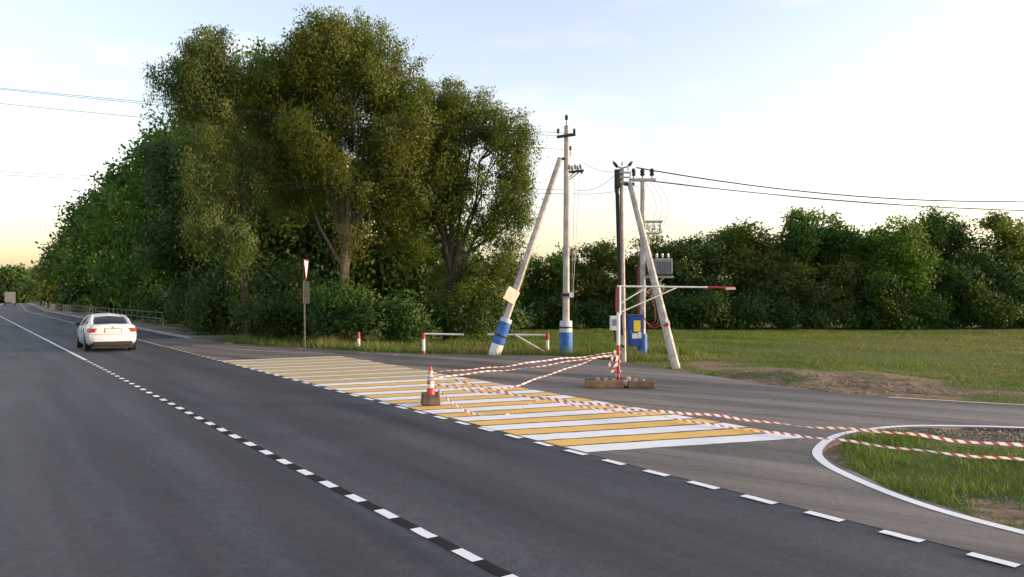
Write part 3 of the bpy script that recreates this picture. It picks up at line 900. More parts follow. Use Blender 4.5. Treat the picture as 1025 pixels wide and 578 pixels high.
# --- tree line beyond the field
TL = 56.0
tl = [
    (548, [(548, 275, 30, 26, 0, 2.5), (538, 300, 28, 30, 0, 2.2), (560, 305, 26, 28, 0, 2.2)], 'maple', 'rounded green tree between the leaning strut and the blue-footed pole', .15),
    (602, [(600, 262, 30, 20, 0, 2.2), (585, 285, 28, 30, 0, 2.2), (615, 300, 28, 30, 0, 2.2)], 'olive', 'low gappy tree right of the blue-footed pole', .34),
    (655, [(655, 258, 30, 22, 0, 2.2), (640, 290, 26, 36, 0, 2.2), (670, 268, 24, 22, 0, 2)], 'olive', 'tree behind the transformer', .3),
    (698, [(698, 270, 36, 30, -2, 2.4), (690, 300, 34, 32, -2, 2.4), (715, 305, 30, 28, -2, 2.2)], 'dark', 'dark rounded tree just right of the transformer', .12),
    (748, [(742, 243, 32, 24, 0, 2.6), (728, 262, 26, 28, 0, 2.2), (758, 275, 30, 34, 0, 2.4), (748, 305, 34, 28, 0, 2.4)], 'olive', 'loose tree with ragged top above the tip of the barrier arm', .36),
    (805, [(808, 232, 30, 20, 0, 2.4), (788, 248, 26, 26, 0, 2.2), (832, 246, 26, 24, 0, 2.2), (852, 258, 16, 20, 0, 1.6)], 'maple', 'round-topped tree with forked trunks and small sky gaps in its crown', .22),
    (815, [(785, 290, 32, 38, -1, 2.2), (835, 285, 34, 40, -1, 2.2), (812, 275, 26, 30, 2, 2)], 'olive', 'thicket of undergrowth below the round-topped tree', .1),
    (868, [(866, 268, 24, 34, 1, 2.2), (872, 300, 26, 30, 0, 2.2)], 'olive', 'low tree in the dip of the tree line, left of the bright green tree', .15),
    (893, [(897, 252, 28, 28, -2, 2.4), (885, 280, 32, 30, -2, 2.4), (912, 290, 26, 34, -2, 2.2), (892, 310, 36, 22, -2, 2.2)], 'light', 'bright green pointed tree in the tree line right of the dirt patch', .14),
    (945, [(940, 236, 30, 22, 1, 2.6), (962, 255, 30, 26, 1, 2.4), (925, 260, 22, 30, 1, 2.2), (945, 290, 36, 34, 0, 2.4)], 'dark', 'tall dark dome-shaped tree right of the bright green one', .12),
    (1003, [(1003, 236, 20, 22, 0, 2), (990, 262, 24, 26, 0, 2), (1018, 250, 16, 24, 0, 1.8)], 'olive', 'slender gappy tree at the right edge of the picture', .4),
    (985, [(968, 295, 34, 36, -2, 2.2), (1010, 292, 34, 38, -2, 2.2), (1040, 300, 30, 30, -2, 2.2)], 'dark', 'dark thicket at the foot of the slender tree by the right edge', .1),
]
for px, it, kd, lb, gp in tl:
    make_tree('field_tree', gpt(px, TL), lobes_px(TL, it), kd, lb, leaf=.20, lwidth=.28, per_m2=20, clump=.36, per_clump=42, trunk_r=.16, gap=gp, group='trees beyond the field', shell=.6, split=.4)
# bushes closing the foot of the tree line
for i, px in enumerate(range(520, 1060, 36)):
    Y = TL - 3.5 + random.uniform(-.6, .6)
    hh = random.uniform(22, 56)
    make_tree('bush', gpt(px, Y), lobes_px(Y, [(px, 334 - hh * .5, 24, hh * .6, 0, 1.3), (px + 14, 334 - hh * .35, 20, hh * .45, .3, 1.2)]), 'dark',
              'low dark bush at the foot of the tree line, number %s from the left' % ['one', 'two', 'three', 'four', 'five', 'six', 'seven', 'eight', 'nine', 'ten', 'eleven', 'twelve', 'thirteen', 'fourteen', 'fifteen'][i],
              leaf=.18, lwidth=.27, per_m2=20, clump=.32, per_clump=50, trunk_r=.05, gap=.1, cat='bush', group='bushes at the foot of the tree line', split=.15)

# ------------------------------------------------------------------ grass
def grass(name, n, xr, yr, hfun, keepfun, label, width=.011, depth_pow=1.6):
    u = RNG.rand(n)
    y = yr[0] + (yr[1] - yr[0]) * u ** depth_pow
    half = np.maximum(np.abs(xr[0]), np.abs(xr[1]))
    x = xr[0] + (xr[1] - xr[0]) * RNG.rand(n)
    # keep to what could be seen, plus a margin
    ok = (np.abs(x) < 0.80 * y + 2)
    x, y = x[ok], y[ok]
    ok = ~in_poly(x, y, SIDE) & (x > edge_np(y) + 0.9) & keepfun(x, y)
    x, y = x[ok], y[ok]
    d = dirt_field(x, y)
    ok = RNG.rand(len(x)) > np.clip((d - .15) * 2.2, 0, .97)
    x, y = x[ok], y[ok]
    z = bank(x, y) - 0.01
    h = hfun(x, y) * (0.45 + 0.9 * RNG.rand(len(x)))
    w = width * (0.7 + 0.6 * RNG.rand(len(x))) * np.clip(y / 22, .6, 2.2)
    a = RNG.rand(len(x)) * 2 * np.pi
    lean = h * (0.25 + 0.55 * RNG.rand(len(x))); la = RNG.rand(len(x)) * 2 * np.pi
    m = len(x)
    v = np.empty((m, 3, 3), np.float32)
    v[:, 0] = np.stack([x - np.cos(a) * w, y - np.sin(a) * w, z], -1)
    v[:, 1] = np.stack([x + np.cos(a) * w, y + np.sin(a) * w, z], -1)
    v[:, 2] = np.stack([x + np.cos(la) * lean, y + np.sin(la) * lean, z + h], -1)
    t = np.clip(fbm(x, y, 3.2, 2) * 1.6 - .35 + RNG.normal(0, .2, m), 0, 1)[:, None]
    s = (RNG.rand(m) < np.clip(fbm(x, y, 4.5, 12) * 1.9 - .75, .03, .6))[:, None]
    col = np.array([.066, .125, .018]) * (1 - t) + np.array([.140, .195, .030]) * t
    col = np.where(s, np.array([.23, .19, .085]) * (.7 + .5 * RNG.rand(m, 1)), col)
    col = col * (.75 + .5 * RNG.rand(m, 1))
    me = bpy.data.meshes.new(name)
    me.vertices.add(3 * m); me.vertices.foreach_set('co', v.reshape(-1))
    me.loops.add(3 * m); me.loops.foreach_set('vertex_index', np.arange(3 * m, dtype=np.int32))
    me.polygons.add(m); me.polygons.foreach_set('loop_start', np.arange(0, 3 * m, 3, dtype=np.int32))
    me.update(calc_edges=True)
    at2 = me.attributes.new('leafcol', 'FLOAT_COLOR', 'POINT')
    cc = np.ones((m, 3, 4), np.float32); cc[:, :, :3] = col[:, None, :]
    at2.data.foreach_set('color', cc.reshape(-1))
    return tag(link(name, me, M['grass']), label, 'grass', kind='stuff')

grass('field_grass', 520000, (-6, 44), (13.5, 56), lambda x, y: .04 + .08 * np.clip(fbm(x, y, 2.4, 6) * 2 - .8, 0, 1), lambda x, y: (y > 13) & (x > -6),
      'short patchy grass of the field between the side road and the tree line')
grass('tall_grass', 60000, (-14, 10), (26, 41), lambda x, y: .22 + .3 * np.clip(fbm(x, y, 1.4, 16) * 2 - .8, 0, 1),
      lambda x, y: (x < 7) & (dist_poly(x, y, SIDE_C) < 4.5 + 2 * fbm(x, y, 2, 4)), 'taller weedy grass around the poles and under the roadside trees', depth_pow=1.0)
grass('verge_grass', 60000, (3.5, 16), (4.5, 12.8), lambda x, y: .06 + .16 * np.clip(fbm(x, y, .9, 26) * 2 - .7, 0, 1),
      lambda x, y: (y < 12.6), 'grass on the corner verge between the two roads', width=.012, depth_pow=1.0)

# ------------------------------------------------------------------ poles
def insulator(mb, base, axis_=(0, 0, 1), s=1.0):
    mb.lathe(base, [(.012 * s, 0), (.012 * s, .06 * s), (.04 * s, .065 * s), (.055 * s, .10 * s), (.03 * s, .115 * s), (.05 * s, .14 * s), (.045 * s, .18 * s), (.025 * s, .215 * s), (.01 * s, .22 * s)], 10, Vector(axis_))

def pole_shaft(mb, a, b, w0, w1, n=6):
    """concrete pole: trapezoid section with chamfered edges, tapering"""
    a, b = Vector(a), Vector(b)
    pts = [a.lerp(b, k / n) for k in range(n + 1)]
    mb.tube(pts, [w0 + (w1 - w0) * k / n for k in range(n + 1)], 8, square=True)

def sleeve(root, p0, p1, r, lo_mat, hi_mat, frac, nm=('foot_paint', 'sleeve_top')):
    p0, p1 = Vector(p0), Vector(p1)
    m = p0.lerp(p1, frac)
    MB().tube([p0, p0.lerp(m, .5), m], [r * 1.02, r, r * .99], 10).build(nm[0], lo_mat, root, smooth=True)
    MB().tube([m, m.lerp(p1, .5), p1], [r * .985, r * .97, r * .93], 10).build(nm[1], hi_mat, root, smooth=True)
    q = m.lerp(p1, .35); dd = (p1 - p0).normalized()
    MB().tube([q, q + dd * .06], [r * 1.05, r * 1.05], 10).build('clamp_band', M['black_metal'], root, smooth=True)

# pole B: blue-footed line pole
YB = 29.2
B0 = at(566.5, 354, YB); B0.z = -.05
root = empty('utility_pole', B0)
tag(root, 'upright concrete pole with blue painted foot and dark crossarm, left of the barrier post', 'utility pole', 'utility poles')
zt = at(567, 125, YB).z
mb = MB(); pole_shaft(mb, (0, 0, -.1), (.03, 0, zt), .145, .10); mb.build('shaft', M['concrete'], root, smooth=True)
sleeve(root, (0, 0, -.05), (0, 0, 1.28), .245, M['blue_paint'], M['pale_sleeve'], .68)
zc = at(567, 135.5, YB).z
MB().box((.0, -.14, zc), (.70, .10, .10), Matrix.Rotation(R(-8), 3, 'Y')).build('crossarm', M['black_metal'], root, bevel=.01)
for dx, z0, ln in ((.02, zt, .0),):
    mb = MB(); mb.tube([(dx, 0, z0 - .1), (dx, 0, z0 + .18)], .018, 6); insulator(mb, (dx, 0, z0 + .15), s=1.25); mb.build('top_insulator', M['black_metal'], root, smooth=True)
for sx in (-.30, .30):
    mb = MB(); insulator(mb, (sx, -.14, zc + .03), s=1.1); mb.build('insulator', M['black_metal'], root, smooth=True)
mb = MB(); z3 = at(567, 148, YB).z; mb.tube([(.1, 0, z3 - .3), (.16, 0, z3 - .25), (.16, 0, z3 - .1)], .015, 6); insulator(mb, (.16, 0, z3 - .12), s=1.1); mb.build('insulator', M['black_metal'], root, smooth=True)
# disconnector frame
zs = at(567, 172, YB).z
mb = MB()
mb.box((.30, -.05, zs + .06), (.75, .05, .05), Matrix.Rotation(R(-6), 3, 'Y'))
mb.box((.30, .22, zs + .06), (.75, .05, .05), Matrix.Rotation(R(-6), 3, 'Y'))
mb.tube([(.05, 0, zs - .22), (.35, .05, zs + .05)], .02, 6); mb.tube([(.05, 0, zs - .3), (.5, .2, zs + .05)], .018, 6)
mb.box((.3, .08, zs + .05), (.05, .36, .04)); mb.box((.6, .08, zs + .02), (.05, .36, .04))
mb.build('switch_frame', M['black_metal'], root)
for k, (x, y) in enumerate(((.15, -.05), (.38, -.05), (.58, -.05), (.28, .22), (.5, .22))):
    mb = MB(); insulator(mb, (x, y, zs + .07), axis_=(-.25, 0, 1), s=1.15); mb.build('switch_insulator', M['steel'], root, smooth=True)
for x0, x1 in ((.33, .20), (.52, .24)):
    mb = MB(); mb.tube([(x0, -.08, zs), (x1, -.16, at(567, 296, YB).z)], .009, 5); mb.build('switch_rod', M['wire_thin'], root)
mb = MB(); mb.box((.19, -.14, at(567, 294, YB).z), (.16, .12, .20)); mb.build('switch_drive', M['paper'], root, bevel=.01)
mb = MB(); mb.box((.0, 0, at(567, 294, YB).z), (.33, .31, .10)); mb.build('clamp_band', M['black_metal'], root, bevel=.01)

# its leaning strut
A0 = at(494.5, 353, YB - .2); A0.z = -.05
A1 = at(563, 157, YB)
root = empty('strut_pole', A0)
tag(root, 'concrete strut leaning right against the blue-footed pole, with a small pinkish board', 'strut pole', 'leaning strut poles')
d = (A1 - A0)
mb = MB(); pole_shaft(mb, -d * .02, d * .992 + Vector((-.06, -.05, 0)), .145, .11); mb.build('shaft', M['concrete'], root, smooth=True)
u = d.normalized()
sleeve(root, u * -.05, u * 1.30, .235, M['white_paint'], M['blue_paint'], .36, ('foot_paint', 'foot_band'))
MB().tube([u * 1.30, u * 1.45], [.225, .215], 10).build('sleeve_top', M['pale_sleeve'], root, smooth=True)
bp = at(511.5, 296, YB) - A0
rot = Matrix.Rotation(R(18), 3, 'Y') @ Matrix.Rotation(R(20), 3, 'Z')
MB().box(bp + Vector((0.02, -.36, 0)), (.50, .03, .52), Matrix.Rotation(R(24), 3, 'Z') @ Matrix.Rotation(R(30), 3, 'Y')).build('notice_board', M['board'], root, bevel=.006)
MB().tube([d * .985 + Vector((-.12, -.1, 0)), d * .985 + Vector((.10, -.1, .02))], .05, 6).build('top_bracket', M['black_metal'], root)

# pole C: corner pole with cable bundle
YC = 26.0
C0 = at(624.5, 361, YC); C0.z = -.05
ctop = at(622, 168, YC)
root = empty('utility_pole', C0)
tag(root, 'slim corner pole with black cable bundle and cable heads on top, carrying the heavy wires', 'utility pole', 'utility poles')
ct = ctop - C0
mb = MB(); pole_shaft(mb, (0, 0, -.1), ct, .085, .068); mb.build('shaft', M['concrete'], root, smooth=True)
mb = MB()
for k, (ox, oy) in enumerate(((-.11, -.05), (-.15, 0), (-.09, -.09))):
    mb.tube([(ox * .6, oy, .9), (ox, oy, 1.4), (ox + ct.x * .5, oy, ct.z * .5), (ox + ct.x - .02, oy, ct.z * .86), (ox + ct.x - .06 * k, oy, ct.z * .9), (ct.x - .1, oy, ct.z - .25)], .032, 6)
mb.build('cable_bundle', M['black_metal'], root, smooth=True)
mb = MB(); mb.box((ct.x - .15, -.03, ct.z - .38), (.16, .2, .62)); mb.build('cable_box', M['black_metal'], root, bevel=.02)
for sx, ang in ((-.18, -38), (.30, 36)):
    ax = Vector((math.sin(R(ang)), 0, math.cos(R(ang))))
    mb = MB(); mb.tube([Vector((ct.x, 0, ct.z - .02)), Vector((ct.x + sx * .7, -.02, ct.z + .03))], .02, 6); mb.lathe(Vector((ct.x + sx * .7, -.02, ct.z + .0)), [(.03, 0), (.055, .05), (.05, .18), (.02, .26)], 8, ax)
    mb.build('cable_head', M['black_metal'], root, smooth=True)
mb = MB()
mb.box((ct.x + .08, -.10, ct.z - .18), (.42, .05, .06)); mb.box((ct.x + .10, -.10, ct.z - .34), (.36, .05, .05)); mb.box((ct.x + .05, -.1, ct.z - .5), (.3, .05, .05))
mb.tube([(ct.x + .05, -.1, ct.z), (ct.x + .05, -.1, ct.z - .6)], .02, 6)
mb.build('bracket', M['steel'], root)
for k, (dx, dz) in enumerate(((.22, -.16), (.3, -.34), (.02, .0))):
    mb = MB(); insulator(mb, (ct.x + dx, -.1, ct.z + dz), s=.9); mb.build('insulator', M['white_paint'], root, smooth=True)
mx = at(613.5, 323.5, YC) - C0
mb = MB(); mb.box((mx.x + .02, -.12, mx.z), (.27, .16, .48)); mb.build('meter_box', M['white_paint'], root, bevel=.012)
mb = MB(); mb.box((mx.x + .03, -.206, mx.z + .02), (.14, .012, .22)); mb.build('meter_window', M['grey_box'], root)
MB().tube([(mx.x + .05, -.1, mx.z - .24), (mx.x + .08, -.1, mx.z - .6), (.0, -.1, mx.z - .8)], .035, 6).build('meter_conduit', M['black_metal'], root, smooth=True)

# strut D of the corner pole
D0 = at(677, 368.5, 23.4); D0.z = -.05
D1 = at(630.5, 183, YC - .15)
root = empty('strut_pole', D0)
tag(root, 'pale concrete strut leaning left against the slim corner pole, behind the barrier arm', 'strut pole', 'leaning strut poles')
d = D1 - D0
mb = MB(); pole_shaft(mb, -d * .02, d, .135, .10); mb.build('shaft', M['concrete'], root, smooth=True)
MB().tube([d * .985 + Vector((-.2, .05, .04)), d * .985 + Vector((.12, -.05, .02))], .06, 6).build('top_bracket', M['black_metal'], root)
MB().box(d * .22 + Vector((0, -.13, 0)), (.13, .05, .12), Matrix.Rotation(R(-14), 3, 'Y')).build('tag_plate', M['red_paint'], root)
mb = MB(); mb.tube([d * .215, d * .235], .145, 8); mb.build('clamp_band', M['steel'], root)

# pole E: transformer pole
YE = 27.8
E0 = at(643, 357.5, YE); E0.z = -.05
et = at(643.5, 181, YE) - E0
root = empty('transformer_pole', E0)
tag(root, 'concrete pole with grey transformer, blue cabinet and red cables behind the slanting strut', 'transformer pole')
mb = MB(); pole_shaft(mb, (0, 0, -.1), et, .12, .09); mb.build('shaft', M['concrete'], root, smooth=True)
MB().tube([(0, 0, -.04), (0, 0, .85)], [.185, .17], 8, square=True).build('foot_paint', M['blue_paint'], root)
MB().box((et.x - .02, -.02, et.z + .02), (.95, .14, .10)).build('crossarm', M['steel'], root, bevel=.01)
for k, sx in enumerate((-.34, -.02, .32)):
    mb = MB(); insulator(mb, (et.x + sx, -.02, et.z + .06), s=1.7); mb.build('insulator', M['black_metal'], root, smooth=True)
zf = at(643, 228, YE).z - E0.z
mb = MB()
mb.box((.35, -.05, zf + .22), (.75, .05, .05)); mb.box((.35, -.05, zf - .20), (.62, .05, .05)); mb.box((.35, .3, zf + .22), (.75, .05, .05)); mb.box((.35, .3, zf - .2), (.62, .05, .05))
mb.box((.0, .12, zf + .22), (.05, .4, .05)); mb.box((.7, .12, zf + .22), (.05, .4, .05))
mb.build('fuse_frame', M['steel'], root)
for sx in (.2, .42, .64):
    mb = MB(); insulator(mb, (sx, -.05, zf - .18), s=1.55); mb.build('fuse', M['white_paint'], root, smooth=True)
zt_ = at(643, 267, YE).z - E0.z
mb = MB(); mb.box((.70, -.02, zt_), (.64, .55, .56)); tr = mb.build('transformer_tank', M['grey_box'], root, bevel=.03)
for k in range(7):
    MB().box((.43 + .09 * k, -.32, zt_ - .03), (.018, .06, .42)).build('cooling_fin', M['grey_box'], tr)
for k in range(3):
    mb = MB(); insulator(mb, (.5 + .2 * k, -.1, zt_ + .27), s=.9); mb.build('bushing', M['white_paint'], tr, smooth=True)
mb = MB(); mb.box((.55, -.02, zt_ - .37), (1.1, .12, .08)); mb.tube([(.05, 0, zt_ - 1.0), (.8, 0, zt_ - .38)], .03, 6); mb.build('support_bracket', M['steel'], root)
cb = at(634.5, 331, YE) - E0
mb = MB(); mb.box((cb.x, -.30, cb.z), (.52, .32, 1.08)); cab = mb.build('cabinet', M['blue_box'], root, bevel=.015)
MB().box((cb.x, -.30, cb.z + .56), (.60, .40, .04)).build('cabinet_roof', M['blue_box'], cab)
MB().box((cb.x, -.468, cb.z), (.46, .014, 1.0)).build('cabinet_door', M['blue_box'], cab, bevel=.004)
MB().box((cb.x + .04, -.482, cb.z + .18), (.24, .008, .38)).build('warning_sticker', M['yellow_sign'], cab)
MB().box((cb.x - .04, -.482, cb.z - .17), (.20, .008, .18)).build('paper_notice', M['paper'], cab)
MB().box((cb.x + .13, -.482, cb.z - .14), (.12, .008, .22)).build('paper_notice', M['paper'], cab)
MB().box((cb.x - .19, -.49, cb.z - .02), (.025, .03, .10)).build('handle', M['steel'], cab)
for k in range(3):
    mb = MB()
    yo = -.12 - .04 * k
    pts = catmull([(.35 + .06 * k, yo, zt_ - .32), (.30 + .05 * k, yo, zt_ - .8), (.42 + .10 * k, yo - .05, 1.65), (.40 + .10 * k, yo - .08, 1.30 - .05 * k), (.18 + .04 * k, yo - .1, 1.22 - .06 * k), (.02, yo - .1, 1.42), (-.03, yo - .1, 1.5 + .1 * k)], 8)
    mb.tube(pts, .02, 6); mb.build('red_cable', M['red_cable'], root, smooth=True)
mb = MB(); mb.tube(catmull([(-.16, -.05, 1.5), (-.17, -.05, 2.4), (-.14, -.02, 3.4)], 5), .03, 6); mb.build('red_cable', M['red_cable'], root, smooth=True)

# ------------------------------------------------------------------ wires
def wire(name, a, b, sag, r, mat, label, group=None, n=28):
    a, b = Vector(a), Vector(b)
    pts = []
    for k in range(n + 1):
        t = k / n
        p_ = a.lerp(b, t); p_.z -= sag * 4 * t * (1 - t)
        pts.append(p_ - a)
    o = MB().tube(pts, r, 5, cap=False).build(name, mat, None, smooth=True, fixn=False)
    o.location = a
    return tag(o, label, 'wire', group)

def wire_via(a, pm, pe, ext):
    """straight run in plan from a through the point pe, prolonged by ext; sag from the mid point pm"""
    return a, a + (pe - a) * ext

c_hi = at(637, 168, YC - .1); c_lo = at(652, 181.5, YE)
# far ends hang on a pole out of the picture to the right
def heavy(a, m, e, ext, r, label, mat):
    """cable from a through two sighted points: m = (px, py), e = (px, py, Y); prolonged out of the frame"""
    E = at(*e); v = E - a
    k = (m[0] - CX) / F                          # plan line meets the sight line of m
    t = (k * a.y - a.x) / (v.x - k * v.y)
    Mz = H + (HOR - m[1]) / F * (a.y + v.y * t)
    # z = a.z + p t + q t^2 through (t, Mz) and (1, E.z)
    q = ((Mz - a.z) / t - (E.z - a.z)) / (t - 1); p_ = E.z - a.z - q
    pts = [Vector((v.x * u, v.y * u, p_ * u + q * u * u)) for u in [ext * n / 40 for n in range(41)]]
    o = MB().tube(pts, r, 5, cap=False).build('power_cable', mat, None, smooth=True, fixn=False)
    o.location = a
    return tag(o, label, 'wire', 'cables running right')
heavy(c_hi, (787, 190), (1025, 201.5, 30), 2.0, .021, 'upper heavy cable running right from the slim corner pole', M['wire'])
heavy(c_lo, (764, 194), (1025, 211, 33), 2.0, .021, 'lower heavy cable running right from the top of the transformer pole', M['wire'])
heavy(at(637, 178, YC), (800, 198), (1025, 209, 34), 2.0, .006, 'faint thin wire running right between the two heavy cables', M['wire_thin'])
for n_, (pb, p0, p1, lab) in enumerate((((557, 136, YB - .14), (0, 86, 22), 1, 'topmost thin wire crossing the sky at the left'),
                                     ((576, 134, YB - .14), (0, 89, 21.6), 1, 'second thin wire close below the topmost at the left'),
                                     ((567, 150, YB), (0, 99, 21.8), 1, 'third thin wire of the upper set at the left'))):
    a = at(*pb); e = at(*p0)
    b = a + (e - a) * 1.8; b.z = e.z + .4
    wire('overhead_wire', a, b, .35, .0065, M['wire'], lab, 'wires crossing the main road')
for n_, (pb, p0, lab) in enumerate((((567, 190, YB), (0, 174, 22), 'upper of the two low wires at the left'), ((567, 194, YB), (0, 177, 21.7), 'lower of the two low wires at the left'))):
    a = at(*pb); e = at(*p0)
    b = a + (e - a) * 1.8; b.z = e.z + .2
    wire('overhead_wire', a, b, .3, .0065, M['wire'], lab, 'wires crossing the main road')
for (p0, p1, sg, lab) in (((584, 163, YB), (618, 172, YC), .12, 'thin wire from the switch frame to the slim corner pole, upper'),
                          ((576, 190, YB), (619, 172, YC), .25, 'thin wire rising from the blue-footed pole to the slim corner pole'),
                          ((572, 194, YB), (640, 186, YE), .12, 'thin wire between the blue-footed pole and the transformer pole')):
    wire('link_wire', at(*p0), at(*p1), sg, .008, M['wire_thin'], lab, 'thin wires between the poles')
for k, (px0, px1) in enumerate(((650, 651), (656, 658), (662, 664))):
    a, b = at(645 + 6 * k, 182, YE - .02), at(px1, 226, YE + .02)
    mb = MB(); pts = catmull([Vector((0, 0, 0)), Vector((.32, 0, -.5)), Vector((.42, 0, -1.0)), b - a], 8)
    mb.tube(pts, .008, 5, cap=False); o = mb.build('drop_wire', M['wire_thin'], None, smooth=True, fixn=False); o.location = a
    tag(o, ['left', 'middle', 'right'][k] + ' thin looping wire dropping from the transformer pole top to its fuses', 'wire', 'looping drop wires')

# ------------------------------------------------------------------ swing barrier on timber foot
YS = 18.2
S0 = at(619, 388, YS); S0.z = 0.006
root = empty('swing_barrier', S0)
tag(root, 'red and white swing barrier with braced arm on a timber foot', 'barrier')
hz = at(619, 287, YS).z
MB().tube([(0, 0, .0), (0, 0, .98)], .036, 10).build('post_base', M['red_paint'], root, smooth=True)
MB().tube([(0, 0, .98), (0, 0, 1.75)], .04, 10).build('post_middle', M['white_paint'], root, smooth=True)
MB().tube([(-.035, 0, 1.75), (-.035, 0, hz - .02)], .03, 10).build('post_top', M['red_paint'], root, smooth=True)
MB().tube([(.035, -.015, 1.70), (.035, -.015, hz)], .026, 8).build('hinge_tube', M['white_paint'], root, smooth=True)
ax_ = Vector((1, .0, -.012))
t1 = at(708, 288, YS).x - S0.x; t2 = at(735, 290, YS).x - S0.x
MB().tube([(-.03, -.015, hz), Vector((0, -.015, hz)) + ax_ * t1], .021, 8).build('arm', M['white_paint'], root, smooth=True)
MB().tube([Vector((0, -.015, hz)) + ax_ * t1, Vector((0, -.015, hz)) + ax_ * t2], .021, 8).build('arm_tip', M['red_paint'], root, smooth=True)
MB().box(Vector((0, -.03, hz - .025)) + ax_ * (t2 - .10), (.22, .07, .05)).build('reflector', M['board'], root, bevel=.006)
for (xa, za), (xb, zb) in (((.04, hz - .40), (.67, hz - .02)), ((.04, hz - .61), (1.36, hz - .03))):
    MB().tube([(xa, -.015, za), (xb, -.015, zb)], .016, 8).build('brace', M['white_paint'], root, smooth=True)
# timbers
for (x0, x1, y0, y1, h_, mt) in ((-.78, .10, -.14, -.10, .17, 'wood'), (.20, .84, -.10, -.14, .16, 'wood'), (-.76, .12, .14, .18, .18, 'wood_dark'), (.14, .84, .16, .12, .17, 'wood_dark')):
    a, b = Vector((x0, y0, h_ / 2)), Vector((x1, y1, h_ / 2))
    ang = math.atan2(b.y - a.y, b.x - a.x)
    MB().box((a + b) / 2, ((b - a).length, .17, h_), Matrix.Rotation(ang, 3, 'Z')).build('timber', M[mt], root, bevel=.02)
for sx in (-.62, .62):
    MB().box((sx, .02, .03), (.14, .55, .05)).build('cross_batten', M['wood_dark'], root, bevel=.01)
def rock(rad, seed, flat=.7):
    bm = bmesh.new(); bmesh.ops.create_icosphere(bm, subdivisions=2, radius=rad)
    rr = random.Random(seed)
    for v in bm.verts:
        v.co *= rr.uniform(.78, 1.15); v.co.z *= flat
    me = bpy.data.meshes.new('stone'); bm.to_mesh(me); bm.free(); return me
for k, (x, y, z, r_) in enumerate(((.12, -.08, .10, .13), (.02, .02, .08, .11), (.20, .04, .17, .12), (-.12, .02, .16, .10), (.10, .10, .20, .09), (-.30, .03, .17, .08), (-.5, .02, .18, .07), (.38, .02, .16, .09), (.55, .02, .15, .08))):
    o = link('stone', rock(r_, k), M['rubble'], root); o.location = (x, y, z)

# ------------------------------------------------------------------ barrier tape
def ribbon(name, pts, w, label, twist=2.0, seed=0, period=.17, group='red and white warning tapes', flutter=.015):
    rr = random.Random(seed)
    P_ = [Vector(p) for p in catmull(pts, 14)]
    o0 = P_[0].copy()
    vs, fs, us = [], [], []
    L = 0
    tot = sum((P_[i + 1] - P_[i]).length for i in range(len(P_) - 1))
    ph = rr.uniform(0, 6)
    for i, p_ in enumerate(P_):
        if i: L += (p_ - P_[i - 1]).length
        d = (P_[min(i + 1, len(P_) - 1)] - P_[max(i - 1, 0)]).normalized()
        side = d.cross(Vector((0, 0, 1))).normalized(); up = side.cross(d).normalized()
        a = twist * math.sin(L * .9 + ph) * .75 + .5 * math.sin(L * 3.7 + ph) + .3 * math.sin(L * 8.3)
        q = up * math.cos(a * .55) + side * math.sin(a * .55)
        b = p_ + up * flutter * (math.sin(L * 2.3 + ph) + .6 * math.sin(L * 5.9))
        for s in (-1, 1):
            v = b + q * w * .5 * s
            v.z = max(v.z, .016)
            vs.append(v - o0); us.append((L / period, .5 + .5 * s))
        if i: fs.append((2 * i - 2, 2 * i - 1, 2 * i + 1, 2 * i))
    me = bpy.data.meshes.new(name); me.from_pydata([tuple(v) for v in vs], [], fs)
    uv = me.uv_layers.new(name='UVMap')
    for l in me.loops: uv.data[l.index].uv = us[l.vertex_index]
    me.polygons.foreach_set('use_smooth', [True] * len(me.polygons)); me.update()
    o = link(name, me, M['tape']); o.location = o0
    return tag(o, label, 'warning tape', group)

Ycone = 15.2
cone_b = at(431, 406, Ycone)
def tp(px, py, Y): return at(px, py, Y)
PT = at(617, 352, YS - .06)      # where the tapes are tied to the barrier post
CT = at(434, 379, Ycone)         # where they are tied to the cone
ribbon('warning_tape', [at(434, 374, Ycone), at(520, 364.5, 16.6), at(575, 358, 17.6), PT], .028, 'uppermost warning tape from the cone to the barrier post', seed=1)
ribbon('warning_tape', [CT, at(500, 371, 16.3), at(560, 364, 17.3), PT + Vector((0, -.01, -.05))], .028, 'middle warning tape from the cone to the barrier post', seed=2)
ribbon('warning_tape', [at(434, 381, Ycone), at(470, 388.5, 15.5), at(512, 387, 15.9), at(560, 372, 17), at(595, 359, 17.8), PT + Vector((0, -.02, -.1))], .028, 'sagging lowest warning tape from the cone to the barrier post', seed=3)
ribbon('warning_tape', [at(434, 377, Ycone - .05), at(480, 386, 15.1), at(530, 397, 14.8), at(600, 405.5, 14.2), at(680, 413.5, 13.2), at(800, 425.5, 11.8), at(900, 434.5, 10.6), at(1025, 445, 9.2), at(1130, 440, 8.4)], .042,
       'upper of the two warning tapes running right across the crossing end', seed=4)
ribbon('warning_tape', [at(434, 384, Ycone - .05), at(480, 392, 15.0), at(540, 399, 14.7), at(600, 409, 14.0), at(700, 423, 12.8), at(800, 437, 11.6), at(890, 446.5, 10.6), at(960, 455, 10.0), at(1100, 470, 8.8)], .034,
       'lower of the two warning tapes running right across the crossing end', seed=5)
ribbon('warning_tape', [at(434, 386, Ycone - .08), at(447, 398, 14.6), at(465, 412, 14.1), at(485, 416.8, 13.75), at(508, 415, 13.85), at(528, 404, 14.5), at(545, 399, 14.7)], .036, 'loose warning tape looping down onto the stripes right of the cone', seed=6)
ribbon('warning_tape', [PT + Vector((-.02, -.06, .02)), PT + Vector((-.10, -.08, -.18)), PT + Vector((-.16, -.08, -.34)), PT + Vector((-.12, -.08, -.46)), PT + Vector((-.03, -.07, -.30)), PT + Vector((.0, -.06, -.1))], .07,
       'knotted tape ends hanging from the barrier post', seed=7)
sp = []
